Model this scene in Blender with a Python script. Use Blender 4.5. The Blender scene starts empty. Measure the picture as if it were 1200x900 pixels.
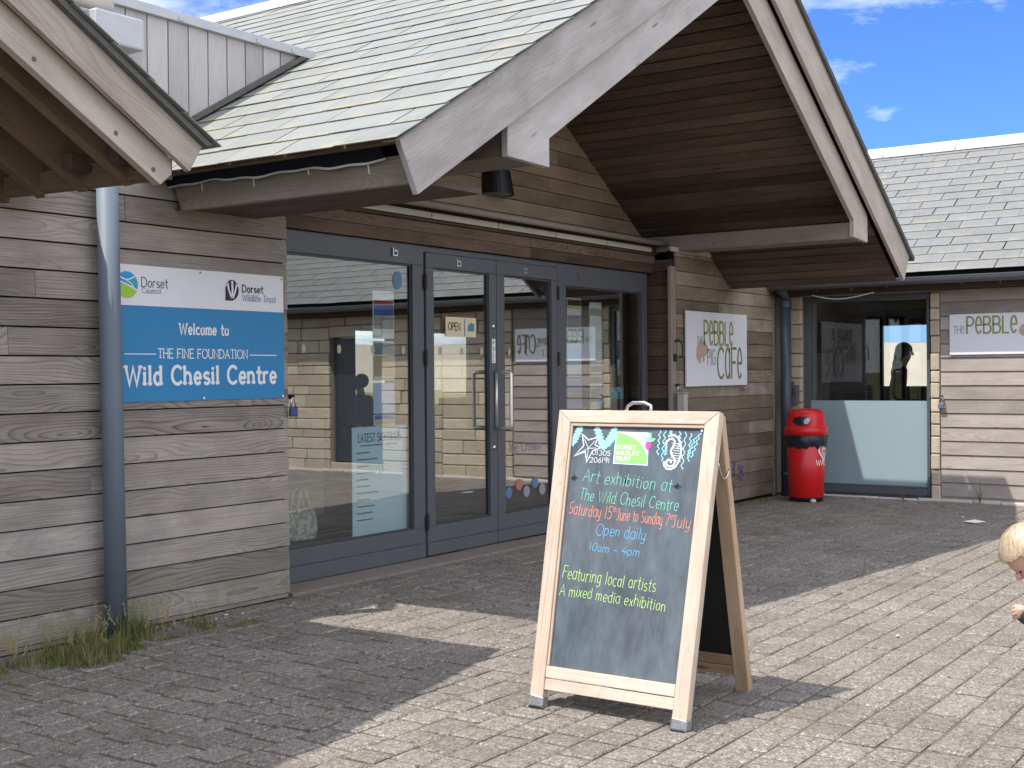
import bpy, math, random
from math import sin, cos, pi, radians, sqrt, atan2
from mathutils import Vector as V, Matrix

S = bpy.context.scene
COL = S.collection
random.seed(7)

# ------------------------------------------------------------------ camera
yaw, pitch, roll, FPX = 0.607184, -0.00770732, -0.00862842, 1486.454
fw = V((cos(yaw)*cos(pitch), sin(yaw)*cos(pitch), sin(pitch)))
rt = V((sin(yaw), -cos(yaw), 0)); up = rt.cross(fw)
r2 = rt*cos(roll) + up*sin(roll); u2 = -rt*sin(roll) + up*cos(roll)
cd = bpy.data.cameras.new('camera'); cam = bpy.data.objects.new('camera', cd); COL.objects.link(cam)
M = Matrix((r2, u2, -fw)).transposed().to_4x4(); M.translation = V((0, 0, 1.5)); cam.matrix_world = M
cd.sensor_width = 36; cd.lens = FPX/1200*36; cd.clip_start = .05; cd.clip_end = 3000
S.camera = cam

# ------------------------------------------------------------------ sky, sun, exposure
SUN = V((-.53, .25, 1)).normalized()
EL = math.asin(SUN.z); AZ = atan2(SUN.x, SUN.y)
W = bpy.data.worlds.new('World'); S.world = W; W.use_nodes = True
nt = W.node_tree; nt.nodes.clear()
def wn(t, **k):
    n = nt.nodes.new(t)
    for a, b in k.items(): setattr(n, a, b)
    return n
sky = wn('ShaderNodeTexSky', sky_type='NISHITA', sun_disc=False, sun_elevation=EL, sun_rotation=AZ, air_density=1.0, dust_density=.35, ozone_density=2.2)
tc = wn('ShaderNodeTexCoord'); mp = wn('ShaderNodeMapping'); mp.inputs['Scale'].default_value = (1.3, 1.3, 4.2); mp.inputs['Location'].default_value = (.62, .41, .47)
nz = wn('ShaderNodeTexNoise'); nz.inputs['Scale'].default_value = 2.3; nz.inputs['Detail'].default_value = 8; nz.inputs['Roughness'].default_value = .58; nz.inputs['Distortion'].default_value = .25
cr = wn('ShaderNodeValToRGB'); cr.color_ramp.elements[0].position = .455; cr.color_ramp.elements[0].color = (0, 0, 0, 1); cr.color_ramp.elements[1].position = .74; cr.color_ramp.elements[1].color = (1, 1, 1, 1)
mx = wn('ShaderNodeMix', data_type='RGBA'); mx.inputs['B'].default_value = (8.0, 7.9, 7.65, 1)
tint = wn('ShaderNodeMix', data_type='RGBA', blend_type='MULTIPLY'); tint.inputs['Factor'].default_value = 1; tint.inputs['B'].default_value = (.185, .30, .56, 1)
bg = wn('ShaderNodeBackground'); bg.inputs['Strength'].default_value = .15
wo = wn('ShaderNodeOutputWorld')
lk = nt.links.new
lk(tc.outputs['Generated'], mp.inputs[0]); lk(mp.outputs[0], nz.inputs['Vector']); lk(nz.outputs[0], cr.inputs[0])
# bright cloud cover added only out of the picture, to lift light in the shade
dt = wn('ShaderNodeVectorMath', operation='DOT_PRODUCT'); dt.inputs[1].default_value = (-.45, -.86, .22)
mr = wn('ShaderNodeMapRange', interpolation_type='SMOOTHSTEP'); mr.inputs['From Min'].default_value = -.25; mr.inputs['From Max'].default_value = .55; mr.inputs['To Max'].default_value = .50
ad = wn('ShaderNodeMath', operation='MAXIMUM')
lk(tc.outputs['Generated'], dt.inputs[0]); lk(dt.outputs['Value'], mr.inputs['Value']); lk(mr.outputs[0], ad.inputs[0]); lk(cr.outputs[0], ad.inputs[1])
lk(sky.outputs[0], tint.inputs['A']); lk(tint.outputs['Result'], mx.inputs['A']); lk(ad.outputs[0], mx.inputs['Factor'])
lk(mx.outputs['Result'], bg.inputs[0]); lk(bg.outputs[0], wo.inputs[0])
sd = bpy.data.lights.new('sun', 'SUN'); sd.energy = 2.2; sd.angle = radians(.53); sd.color = (1, .955, .885)
so = bpy.data.objects.new('sun', sd); COL.objects.link(so); so.rotation_euler = (-SUN).to_track_quat('-Z', 'Y').to_euler(); so.location = (0, 0, 30)
S.view_settings.view_transform = 'Standard'; S.view_settings.look = 'None'; S.view_settings.gamma = 1
S.view_settings.use_curve_mapping = False; S.view_settings.exposure = 1.38

# ------------------------------------------------------------------ material helpers
class NB:
    def __init__(s, name):
        s.m = bpy.data.materials.new(name); s.m.use_nodes = True
        s.t = s.m.node_tree; s.t.nodes.clear()
        s.out = s.t.nodes.new('ShaderNodeOutputMaterial')
    def n(s, t, ins=None, **k):
        x = s.t.nodes.new(t)
        for a, b in k.items(): setattr(x, a, b)
        for a, b in (ins or {}).items(): s.set(x.inputs[a], b)
        return x
    def set(s, sock, v):
        if isinstance(v, bpy.types.NodeSocket): s.t.links.new(v, sock)
        elif isinstance(v, bpy.types.Node): s.t.links.new(v.outputs[0], sock)
        else: sock.default_value = v
    def math(s, op, a, b=None, c=None):
        x = s.n('ShaderNodeMath', operation=op)
        for i, v in enumerate((a, b, c)):
            if v is not None: s.set(x.inputs[i], v)
        return x.outputs[0]
    def mix(s, f, a, b, blend='MIX'):
        x = s.n('ShaderNodeMix', data_type='RGBA', blend_type=blend)
        s.set(x.inputs['Factor'], f); s.set(x.inputs['A'], a); s.set(x.inputs['B'], b)
        return x.outputs['Result']
    def ramp(s, f, stops):
        x = s.n('ShaderNodeValToRGB'); s.set(x.inputs[0], f); e = x.color_ramp.elements
        while len(e) < len(stops): e.new(.5)
        for i, (p, c) in enumerate(stops):
            e[i].position = p; e[i].color = c if len(c) == 4 else (*c, 1)
        return x.outputs[0]
    def noise(s, vec, scale, detail=3, rough=.55, dist=0):
        x = s.n('ShaderNodeTexNoise'); s.set(x.inputs['Vector'], vec)
        x.inputs['Scale'].default_value = scale; x.inputs['Detail'].default_value = detail
        x.inputs['Roughness'].default_value = rough; x.inputs['Distortion'].default_value = dist
        return x.outputs[0]
    def comb(s, x, y, z):
        c = s.n('ShaderNodeCombineXYZ')
        for i, v in enumerate((x, y, z)): s.set(c.inputs[i], v)
        return c.outputs[0]
    def obj(s): return s.n('ShaderNodeTexCoord').outputs['Object']
    def rnd(s): return s.n('ShaderNodeAttribute', attribute_name='rnd').outputs['Fac']
    def uv(s):
        x = s.n('ShaderNodeSeparateXYZ'); s.set(x.inputs[0], s.n('ShaderNodeUVMap', uv_map='uv').outputs[0])
        return x.outputs[0], x.outputs[1]
    def bsdf(s, col, rough=.6, bump=None, bstr=.3, bdist=.004, metal=0, spec=.5, **k):
        p = s.n('ShaderNodeBsdfPrincipled')
        s.set(p.inputs['Base Color'], col); s.set(p.inputs['Roughness'], rough); s.set(p.inputs['Metallic'], metal)
        p.inputs['Specular IOR Level'].default_value = spec
        for a, b in k.items(): s.set(p.inputs[a.replace('_', ' ')], b)
        if bump is not None:
            b = s.n('ShaderNodeBump'); b.inputs['Strength'].default_value = bstr; b.inputs['Distance'].default_value = bdist
            s.set(b.inputs['Height'], bump); s.set(p.inputs['Normal'], b.outputs[0])
        s.t.links.new(p.outputs[0], s.out.inputs[0]); return s.m

def C4(r, g, b): return (r, g, b, 1)
def hexc(h):
    f = lambda x: (x/255/12.92 if x <= 10 else ((x/255+.055)/1.055)**2.4)
    return C4(f(int(h[0:2], 16)), f(int(h[2:4], 16)), f(int(h[4:6], 16)))

def wood(name, dark, mid, light, rings=120, con=.75, green=0, blotch=.35, rough=.78, width=.16, stain=0):
    b = NB(name); u, v = b.uv(); r = b.rnd()
    vec = b.comb(b.math('MULTIPLY_ADD', r, 37.0, u), b.math('MULTIPLY_ADD', r, 11.0, v), b.math('MULTIPLY', r, 53.0))
    s1 = b.n('ShaderNodeVectorMath', operation='MULTIPLY'); b.set(s1.inputs[0], vec); s1.inputs[1].default_value = (2.5, 130, 1)
    fine = b.noise(s1.outputs[0], 1.0, 5, .65)
    s2 = b.n('ShaderNodeVectorMath', operation='MULTIPLY'); b.set(s2.inputs[0], vec); s2.inputs[1].default_value = (.55, 2.0, 1)
    low = b.noise(s2.outputs[0], 1.0, 2, .5)
    c = b.math('MULTIPLY', b.math('SUBTRACT', b.math('FRACT', b.math('MULTIPLY', r, 7.31)), .5), width*1.1)
    a = b.math('SUBTRACT', b.math('SUBTRACT', v, width/2), c)
    bb = b.math('MULTIPLY', b.math('SUBTRACT', low, .5), .62)
    d = b.math('SQRT', b.math('ADD', b.math('MULTIPLY', a, a), b.math('MULTIPLY', bb, bb)))
    d = b.math('MULTIPLY_ADD', fine, .004, d)
    fr = b.math('FRACT', b.math('MULTIPLY', d, rings*.62))
    ring = b.math('SUBTRACT', 1.0, b.math('POWER', fr, 3.5))
    ring = b.math('MULTIPLY_ADD', b.math('SUBTRACT', ring, .78), b.math('MULTIPLY_ADD', b.math('FRACT', b.math('MULTIPLY', r, 5.17)), 1.1, .25), .5)
    s3 = b.n('ShaderNodeVectorMath', operation='MULTIPLY'); b.set(s3.inputs[0], vec); s3.inputs[1].default_value = (2.2, 7, 1)
    bl = b.noise(s3.outputs[0], 1.0, 4, .6)
    f = b.math('ADD', b.math('MULTIPLY', ring, .26*con), b.math('MULTIPLY', fine, .62*con))
    f = b.math('ADD', f, b.math('MULTIPLY', b.math('SUBTRACT', bl, .5), blotch*1.6))
    f = b.math('ADD', f, b.math('MULTIPLY', b.math('SUBTRACT', b.math('FRACT', b.math('MULTIPLY', r, 3.77)), .5), .42))
    f = b.math('ADD', f, .5-.13*con-.31*con)
    col = b.ramp(f, [(.12, dark), (.5, mid), (.88, light)])
    # knots
    s4 = b.n('ShaderNodeVectorMath', operation='MULTIPLY'); b.set(s4.inputs[0], vec); s4.inputs[1].default_value = (1.1, 6, 1)
    vo = b.n('ShaderNodeTexVoronoi'); b.set(vo.inputs['Vector'], s4.outputs[0]); vo.inputs['Scale'].default_value = 1.0
    kn = b.ramp(vo.outputs['Distance'], [(.035, (1, 1, 1)), (.075, (0, 0, 0))])
    col = b.mix(b.math('MULTIPLY', kn, .75), col, tuple(x*.45 for x in dark[:3]) + (1,))
    if green:
        z = b.n('ShaderNodeSeparateXYZ'); b.set(z.inputs[0], b.n('ShaderNodeNewGeometry').outputs['Position'])
        g = b.noise(b.obj(), 9, 6, .7)
        low_z = b.math('SUBTRACT', 1.0, b.math('MULTIPLY', z.outputs[2], 2.4)); low_z = b.math('MAXIMUM', low_z, 0.0)
        g = b.math('MULTIPLY', b.ramp(g, [(.38, (0, 0, 0)), (.62, (1, 1, 1))]), low_z)
        col = b.mix(b.math('MULTIPLY', g, green), col, C4(.17, .165, .095))
        sp = b.noise(b.obj(), 55, 3, .5)
        sp = b.math('MULTIPLY', b.ramp(sp, [(.66, (0, 0, 0)), (.70, (1, 1, 1))]), low_z)
        col = b.mix(b.math('MULTIPLY', sp, .7), col, C4(.42, .42, .36))
    if stain:
        g = b.noise(b.obj(), 1.7, 5, .65)
        col = b.mix(b.math('MULTIPLY', b.ramp(g, [(.45, (0, 0, 0)), (.62, (1, 1, 1))]), stain), col, tuple(x*.55 for x in mid[:3]) + (1,))
    h = b.math('ADD', b.math('MULTIPLY', ring, .4), fine)
    return b.bsdf(col, rough, h, .45, .0025, spec=.25)

m_wood_grey = wood('weathered_cladding', C4(.125, .105, .09), C4(.285, .25, .222), C4(.47, .42, .375), 100, 1.2, green=.8, stain=.30)
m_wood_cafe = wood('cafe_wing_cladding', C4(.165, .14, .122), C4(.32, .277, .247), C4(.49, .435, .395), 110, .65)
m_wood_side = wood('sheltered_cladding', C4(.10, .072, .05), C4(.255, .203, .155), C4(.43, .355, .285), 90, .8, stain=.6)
m_wood_gable = wood('gable_cladding', C4(.12, .08, .05), C4(.29, .212, .145), C4(.43, .34, .25), 105, .6, stain=.35)
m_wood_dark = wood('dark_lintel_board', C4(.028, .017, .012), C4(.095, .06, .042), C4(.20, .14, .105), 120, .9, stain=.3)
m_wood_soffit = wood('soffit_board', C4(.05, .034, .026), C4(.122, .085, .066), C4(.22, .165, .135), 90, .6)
m_barge_grey = wood('silvered_bargeboard', C4(.29, .265, .25), C4(.42, .395, .38), C4(.54, .515, .50), 80, .7, blotch=.6, width=.32)
m_barge_tan = wood('tan_bargeboard', C4(.22, .18, .148), C4(.37, .32, .277), C4(.49, .435, .385), 100, .9, blotch=.55, width=.3)
m_beam = wood('grey_brown_beam', C4(.12, .098, .08), C4(.22, .185, .155), C4(.33, .29, .25), 120, .7)
m_rafter = wood('brown_rafter', C4(.075, .05, .032), C4(.165, .112, .074), C4(.29, .21, .145), 105, .6)
m_dormer = wood('silver_vertical_board', C4(.30, .28, .275), C4(.44, .415, .41), C4(.56, .535, .53), 105, .5)
m_ply = wood('pale_strip', C4(.34, .30, .24), C4(.46, .42, .36), C4(.56, .52, .46), 30, .5)
m_pine = wood('sandy_pine_frame', C4(.30, .215, .15), C4(.52, .41, .32), C4(.66, .57, .48), 90, .75, stain=.25, width=.07)
m_pine_rear = wood('weathered_pine_frame', C4(.24, .15, .08), C4(.44, .31, .19), C4(.58, .44, .31), 30, .7, width=.07)
m_post = wood('grey_post', C4(.30, .27, .23), C4(.45, .41, .36), C4(.58, .54, .48), 30, .6, width=.1)

def plain(name, c, rough=.5, metal=0, spec=.5, var=.12, scale=14, bump=0, **k):
    b = NB(name); n = b.noise(b.obj(), scale, 5, .6)
    col = b.mix(n, tuple(x*(1-var) for x in c[:3]) + (1,), tuple(min(1, x*(1+var)) for x in c[:3]) + (1,))
    ro = b.math('MULTIPLY_ADD', n, .2, rough-.1)
    return b.bsdf(col, ro, n if bump else None, bump, .003, metal, spec, **k)

m_alu = plain('grey_blue_powder_coat', hexc('54575c'), .45, 0, .45, .10, 5)
m_alu_d = plain('dark_grey_powder_coat', hexc('393e45'), .45, 0, .45, .1, 5)
m_pipe = plain('blue_grey_pipe', hexc('646e7a'), .58, 0, .45, .08, 4)
m_pipe_d = plain('dark_blue_grey_pipe', hexc('3f4854'), .38, 0, .5, .12, 4)
m_black = plain('black_metal', C4(.012, .012, .015), .45)
m_black_felt = plain('black_roofing_felt', C4(.012, .013, .018), .9, spec=.1)
m_white = plain('white_paint', C4(.78, .78, .78), .5, var=.04)
m_white_cool = plain('white_sign_panel', C4(.74, .74, .77), .35, var=.04, scale=3)
m_steel = plain('brushed_steel', C4(.62, .62, .63), .28, 1, var=.06)
m_bright = plain('satin_steel', C4(.72, .72, .72), .38, .75, var=.05)
m_lead = plain('lead_flashing', C4(.46, .47, .49), .55, .2, var=.2, scale=8, bump=.3)
m_blue = plain('sign_blue', hexc('1a7cb0'), .45, var=.03, scale=3)
m_dark_text = plain('dark_lettering', hexc('23232b'), .6)
m_grey_text = plain('grey_lettering', hexc('4b4b55'), .6)
m_bluegrey_text = plain('blue_grey_lettering', hexc('56789a'), .6)
m_green = plain('lime_green', hexc('9ccb3a'), .5)
m_cyan = plain('logo_blue', hexc('1d9ad6'), .5)
m_teal = plain('logo_teal', hexc('35a3ae'), .5)
m_olive = plain('olive_lettering', hexc('8d8f58'), .6)
m_olive_d = plain('dark_olive_lettering', hexc('787c55'), .6)
m_pig = plain('pig_tan', hexc('b7a08c'), .6)
m_lgrey_text = plain('pale_grey_lettering', hexc('8f9096'), .6)
m_red = plain('red_plastic', C4(.62, .012, .014), .32, var=.08, scale=6)
m_bag = plain('navy_bin_liner', C4(.012, .014, .03), .35, var=.4, scale=30, bump=.6)
m_logo_green = plain('logo_green', hexc('86c96a'), .6)
m_pale_blue = plain('pale_blue_paint', hexc('c3e0ee'), .6)
m_pink = plain('berry_pink', hexc('d0489a'), .6)
def chalk(name, h):
    b = NB(name); n = b.noise(b.obj(), 420, 3, .7); c = hexc(h)
    n2 = b.noise(b.obj(), 60, 4, .7)
    return b.bsdf(b.mix(n, tuple(x*.8 for x in c[:3]) + (1,), c), .9, spec=.1, Alpha=b.ramp(b.math('ADD', b.math('MULTIPLY', n, .5), b.math('MULTIPLY', n2, .5)), [(.34, (.50, .50, .50)), (.50, (.97, .97, .97))]))
c_white = chalk('chalk_white', 'e6eaee'); c_sea = chalk('chalk_sea_green', '86d9bb'); c_org = chalk('chalk_orange', 'f09a80')
c_blue = chalk('chalk_blue', '74c2ee'); c_lime = chalk('chalk_lime', 'c3e88a'); c_sky = chalk('chalk_pale_blue', 'a5e2f2')

def board_mat():
    b = NB('chalkboard_slate'); o = b.obj()
    s = b.n('ShaderNodeMapping'); b.set(s.inputs[0], o); s.inputs['Scale'].default_value = (1, 2.4, 1.1)
    n1 = b.noise(s.outputs[0], 4, 6, .62); n2 = b.noise(o, 2.2, 3, .5)
    s2 = b.n('ShaderNodeMapping'); b.set(s2.inputs[0], o); s2.inputs['Scale'].default_value = (3, 40, 4)
    n3 = b.noise(s2.outputs[0], 5, 3, .6)
    c = b.mix(b.ramp(n2, [(.35, (0, 0, 0)), (.65, (1, 1, 1))]), C4(.048, .072, .088), C4(.062, .062, .076))
    f = b.math('ADD', b.math('MULTIPLY', n1, .78), b.math('MULTIPLY', n3, .22))
    c = b.mix(b.ramp(f, [(.36, (.06, .06, .06)), (.80, (.70, .70, .70))]), c, C4(.19, .235, .265))
    return b.bsdf(c, .75, spec=.25)
m_board = board_mat()

def paver_mat():
    b = NB('granite_paver'); o = b.obj(); r = b.rnd()
    sp = b.noise(o, 85, 2, .8); sp2 = b.noise(o, 30, 4, .75); bl = b.noise(o, .9, 5, .6)
    f = b.math('ADD', b.math('MULTIPLY', sp, .55), b.math('MULTIPLY', sp2, .45))
    c = b.ramp(f, [(.34, (.055, .047, .040)), (.47, (.205, .182, .158)), (.57, (.325, .293, .256)), (.68, (.66, .615, .555))])
    k = b.math('ADD', b.math('MULTIPLY_ADD', r, .22, .74), b.math('MULTIPLY', b.math('SUBTRACT', bl, .5), .45))
    c = b.mix(1.0, c, b.comb(k, k, k), 'MULTIPLY')
    warm = b.math('FRACT', b.math('MULTIPLY', r, 9.17))
    c = b.mix(b.math('MULTIPLY', warm, .16), c, C4(.27, .225, .185))
    dirt = b.ramp(b.noise(o, 1.6, 7, .72), [(.50, (0, 0, 0)), (.70, (1, 1, 1))])
    c = b.mix(b.math('MULTIPLY', dirt, .5), c, C4(.12, .105, .085))
    return b.bsdf(c, .92, f, 1.0, .010, spec=.15)
m_paver = paver_mat()
def joint_mat():
    b = NB('mossy_joint_sand'); o = b.obj(); n = b.noise(o, 1.4, 5, .65); n2 = b.noise(o, 60, 3, .6)
    c = b.mix(b.ramp(n, [(.4, (0, 0, 0)), (.62, (1, 1, 1))]), C4(.20, .155, .10), C4(.15, .13, .07))
    c = b.mix(n2, b.mix(.5, c, C4(.06, .05, .035)), c)
    return b.bsdf(c, .95, n2, .6, .004, spec=.1)
m_joint = joint_mat()

def slate_mat(name, base, lichen):
    b = NB(name); o = b.obj(); r = b.rnd(); u, v = b.uv()
    n = b.noise(o, 7, 5, .6); n2 = b.noise(o, 90, 3, .6)
    k = b.math('ADD', b.math('MULTIPLY_ADD', r, .14, .84), b.math('MULTIPLY', b.math('SUBTRACT', n, .5), .35))
    c = b.mix(1.0, base, b.comb(k, k, k), 'MULTIPLY')
    c = b.mix(b.math('MULTIPLY', b.math('FRACT', b.math('MULTIPLY', r, 5.3)), .5), c, C4(base[0]*1.0, base[1]*.98, base[2]*.90))
    l = b.ramp(b.math('ADD', b.noise(o, 3.5, 6, .75), b.math('MULTIPLY', b.math('SUBTRACT', .05, v), 1.6)), [(.50, (0, 0, 0)), (.66, (1, 1, 1))])
    c = b.mix(b.math('MULTIPLY', l, lichen), c, C4(.42, .34, .16))
    return b.bsdf(c, .72, n2, .5, .004, spec=.3)
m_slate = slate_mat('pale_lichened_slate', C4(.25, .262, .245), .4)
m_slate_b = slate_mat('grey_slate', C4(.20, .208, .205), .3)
m_slate_edge = plain('slate_edge', C4(.10, .10, .09), .8, var=.4, scale=20)
m_ridge = plain('pale_ridge_tile', C4(.55, .53, .52), .8, var=.25, scale=9, bump=.4)

def stone_mat():
    b = NB('portland_stone'); o = b.obj(); r = b.rnd()
    n = b.noise(o, 12, 6, .7); n2 = b.noise(o, 2.0, 4, .6)
    k = b.math('ADD', b.math('MULTIPLY_ADD', r, .3, .72), b.math('MULTIPLY', b.math('SUBTRACT', n2, .5), .4))
    c = b.mix(n, C4(.42, .34, .24), C4(.70, .62, .48)); c = b.mix(1.0, c, b.comb(k, k, k), 'MULTIPLY')
    return b.bsdf(c, .9, n, 1.0, .012, spec=.15)
m_stone = stone_mat()

def glass_mat(name, tintc=(.90, .93, .92), ior=.11):
    b = NB(name)
    t = b.n('ShaderNodeBsdfTransparent'); t.inputs[0].default_value = (*tintc, 1)
    g = b.n('ShaderNodeBsdfGlossy'); g.inputs['Roughness'].default_value = 0.0; g.inputs[0].default_value = (1, 1, 1, 1)
    w = b.noise(b.obj(), 1.1, 1, .4); bp = b.n('ShaderNodeBump'); bp.inputs['Strength'].default_value = .012; bp.inputs['Distance'].default_value = .05
    b.set(bp.inputs['Height'], w); b.set(g.inputs['Normal'], bp.outputs[0])
    lw = b.n('ShaderNodeLayerWeight'); lw.inputs['Blend'].default_value = .5
    f = b.math('MULTIPLY_ADD', b.math('POWER', lw.outputs['Facing'], 1.9), 1-ior, ior)
    m = b.n('ShaderNodeMixShader'); b.set(m.inputs[0], f); b.t.links.new(t.outputs[0], m.inputs[1]); b.t.links.new(g.outputs[0], m.inputs[2])
    b.t.links.new(m.outputs[0], b.out.inputs[0]); return b.m
m_glass = glass_mat('double_glazing')
m_glass_plain = glass_mat('plain_glazing', (.93, .95, .95), .035)
m_glass_far = glass_mat('far_glazing', (.95, .96, .96), .02)
m_frost = NB('frosted_film'); 
m_frost = m_frost.bsdf(C4(.27, .36, .38), .3, spec=.6)
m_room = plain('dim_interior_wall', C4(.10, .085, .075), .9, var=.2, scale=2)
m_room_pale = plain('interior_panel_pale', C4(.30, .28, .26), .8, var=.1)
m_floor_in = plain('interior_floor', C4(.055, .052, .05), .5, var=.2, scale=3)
m_kerb = plain('pale_concrete_kerb', C4(.56, .53, .48), .9, var=.25, scale=20, bump=.5)
m_step = plain('brown_concrete_step', C4(.20, .17, .145), .9, var=.3, scale=16, bump=.6)

# ------------------------------------------------------------------ mesh builder
class MB:
    def __init__(s): s.v = []; s.f = []; s.uv = []; s.r = []; s.mi = []
    def face(s, pts, uvs=None, rnd=0., mi=0):
        i = len(s.v); s.v += [tuple(p) for p in pts]; s.f.append(tuple(range(i, i+len(pts))))
        s.uv += uvs if uvs else [(0, 0)]*len(pts); s.r.append(rnd); s.mi.append(mi)
    def board(s, o, L, Wd, N, l, w, t, rnd=None, skew=0., mi=0):
        """box: corner o, unit dirs L,Wd,N; uv along L / Wd. skew tips the lower edge outwards along N"""
        if rnd is None: rnd = random.random()
        o = V(o); L = V(L); Wd = V(Wd); N = V(N)
        P = lambda a, b, c: o + L*a + Wd*b + N*(c + (skew*(1-b/w) if c > 0 else 0))
        u0 = random.random()*3
        q = [((0,0,t),(l,0,t),(l,w,t),(0,w,t)), ((0,0,0),(0,w,0),(l,w,0),(l,0,0)), ((0,0,0),(l,0,0),(l,0,t),(0,0,t)),
             ((0,w,0),(0,w,t),(l,w,t),(l,w,0)), ((0,0,0),(0,0,t),(0,w,t),(0,w,0)), ((l,0,0),(l,w,0),(l,w,t),(l,0,t))]
        for k, c in enumerate(q):
            pts = [P(*x) for x in c]
            if k < 2: uv = [(u0+x[0], x[1]) for x in c]
            elif k < 4: uv = [(u0+x[0], x[2]+x[1]) for x in c]
            else: uv = [(u0+x[2], x[1]) for x in c]
            s.face(pts, uv, rnd, mi)
    def box(s, a, b, rnd=None, ax=0, mi=0):
        a = V(a); b = V(b); d = b-a
        E = [V((1,0,0)), V((0,1,0)), V((0,0,1))]
        order = {0: (0, 2, 1), 1: (1, 2, 0), 2: (2, 0, 1)}[ax]
        i, j, k = order
        # orientation only matters for uv; fix normals in build
        s.board(a, E[i], E[j], E[k], d[i], d[j], d[k], rnd, 0, mi)
    def prism(s, pts, ext, udir=None, rnd=None, mi=0):
        if rnd is None: rnd = random.random()
        pts = [V(p) for p in pts]; ext = V(ext); n = ext.normalized()
        ud = V(udir).normalized() if udir else (pts[1]-pts[0]).normalized(); vd = n.cross(ud)
        v0 = min(p.dot(vd) for p in pts)
        U = lambda p: (p.dot(ud), p.dot(vd)-v0)
        s.face(pts[::-1], [U(p) for p in pts[::-1]], rnd, mi)
        s.face([p+ext for p in pts], [U(p) for p in pts], rnd, mi)
        for i in range(len(pts)):
            a, b = pts[i], pts[(i+1) % len(pts)]; L = (b-a).length; e = ext.length
            s.face([a, b, b+ext, a+ext], [(0, 0), (L, 0), (L, e), (0, e)], rnd, mi)
    def tube(s, path, r, n=12, caps=True, rnd=.5, mi=0):
        path = [V(p) for p in path]; R = r if isinstance(r, (list, tuple)) else [r]*len(path)
        base = len(s.v); ref = V((0, 0, 1)); prev = None
        for i, p in enumerate(path):
            t = (path[min(i+1, len(path)-1)]-path[max(i-1, 0)]).normalized()
            if prev is None:
                a = t.orthogonal().normalized()
            else:
                a = (prev - t*prev.dot(t)).normalized()
            prev = a; b = t.cross(a)
            for k in range(n):
                s.v.append(tuple(p + (a*cos(2*pi*k/n) + b*sin(2*pi*k/n))*R[i]))
        for i in range(len(path)-1):
            for k in range(n):
                q = (base+i*n+k, base+i*n+(k+1) % n, base+(i+1)*n+(k+1) % n, base+(i+1)*n+k)
                s.f.append(q); s.uv += [(0, 0)]*4; s.r.append(rnd); s.mi.append(mi)
        if caps:
            s.f.append(tuple(base+k for k in range(n))[::-1]); s.uv += [(0, 0)]*n; s.r.append(rnd); s.mi.append(mi)
            e = base+(len(path)-1)*n
            s.f.append(tuple(e+k for k in range(n))); s.uv += [(0, 0)]*n; s.r.append(rnd); s.mi.append(mi)
    def lathe(s, c, prof, n=32, sx=1, sy=1, rnd=.5, mi=0):
        c = V(c); base = len(s.v)
        for r, z in prof:
            for k in range(n):
                s.v.append((c.x+r*sx*cos(2*pi*k/n), c.y+r*sy*sin(2*pi*k/n), c.z+z))
        for i in range(len(prof)-1):
            for k in range(n):
                s.f.append((base+i*n+k, base+i*n+(k+1) % n, base+(i+1)*n+(k+1) % n, base+(i+1)*n+k)); s.uv += [(0, 0)]*4; s.r.append(rnd); s.mi.append(mi)
    def build(s, name, mats, parent=None, smooth=False, bevel=0, recalc=True):
        me = bpy.data.meshes.new(name); me.from_pydata(s.v, [], s.f)
        uvl = me.uv_layers.new(name='uv')
        flat = [c for p in s.uv for c in p]
        if len(flat) == 2*len(me.loops): uvl.data.foreach_set('uv', flat)
        at = me.attributes.new('rnd', 'FLOAT', 'FACE'); at.data.foreach_set('value', s.r)
        for m in (mats if isinstance(mats, (list, tuple)) else [mats]): me.materials.append(m)
        me.polygons.foreach_set('material_index', s.mi)
        if smooth: me.polygons.foreach_set('use_smooth', [True]*len(me.polygons))
        if recalc or bevel:
            import bmesh
            bm = bmesh.new(); bm.from_mesh(me)
            if bevel or smooth: bmesh.ops.remove_doubles(bm, verts=bm.verts, dist=1e-5)
            bmesh.ops.recalc_face_normals(bm, faces=bm.faces); bm.to_mesh(me); bm.free()
        me.update()
        o = bpy.data.objects.new(name, me); COL.objects.link(o)
        if bevel:
            bv = o.modifiers.new('bevel', 'BEVEL'); bv.width = bevel; bv.segments = 2; bv.limit_method = 'ANGLE'; bv.angle_limit = radians(40)
        return o
ROOT = {}
def tag(o, label=None, cat=None, group=None, kind=None):
    if label: o['label'] = label
    if cat: o['category'] = cat
    if group: o['group'] = group
    if kind: o['kind'] = kind
    return o
def thing(name, label, cat, loc, group=None):
    o = bpy.data.objects.new(name, None); COL.objects.link(o); o.location = loc; o.empty_display_size = .2
    ROOT[o] = tuple(loc); return tag(o, label, cat, group)
def part(mb, name, mats, parent, **k):
    o = mb.build(name, mats, None, **k); o.parent = parent
    # meshes are in world coordinates: only the thing's own offset is undone, once
    o.matrix_parent_inverse = Matrix.Translation(-V(ROOT[parent])) if parent in ROOT else Matrix.Identity(4)
    return o
X1, Y1, Z1 = V((1,0,0)), V((0,1,0)), V((0,0,1))

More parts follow.
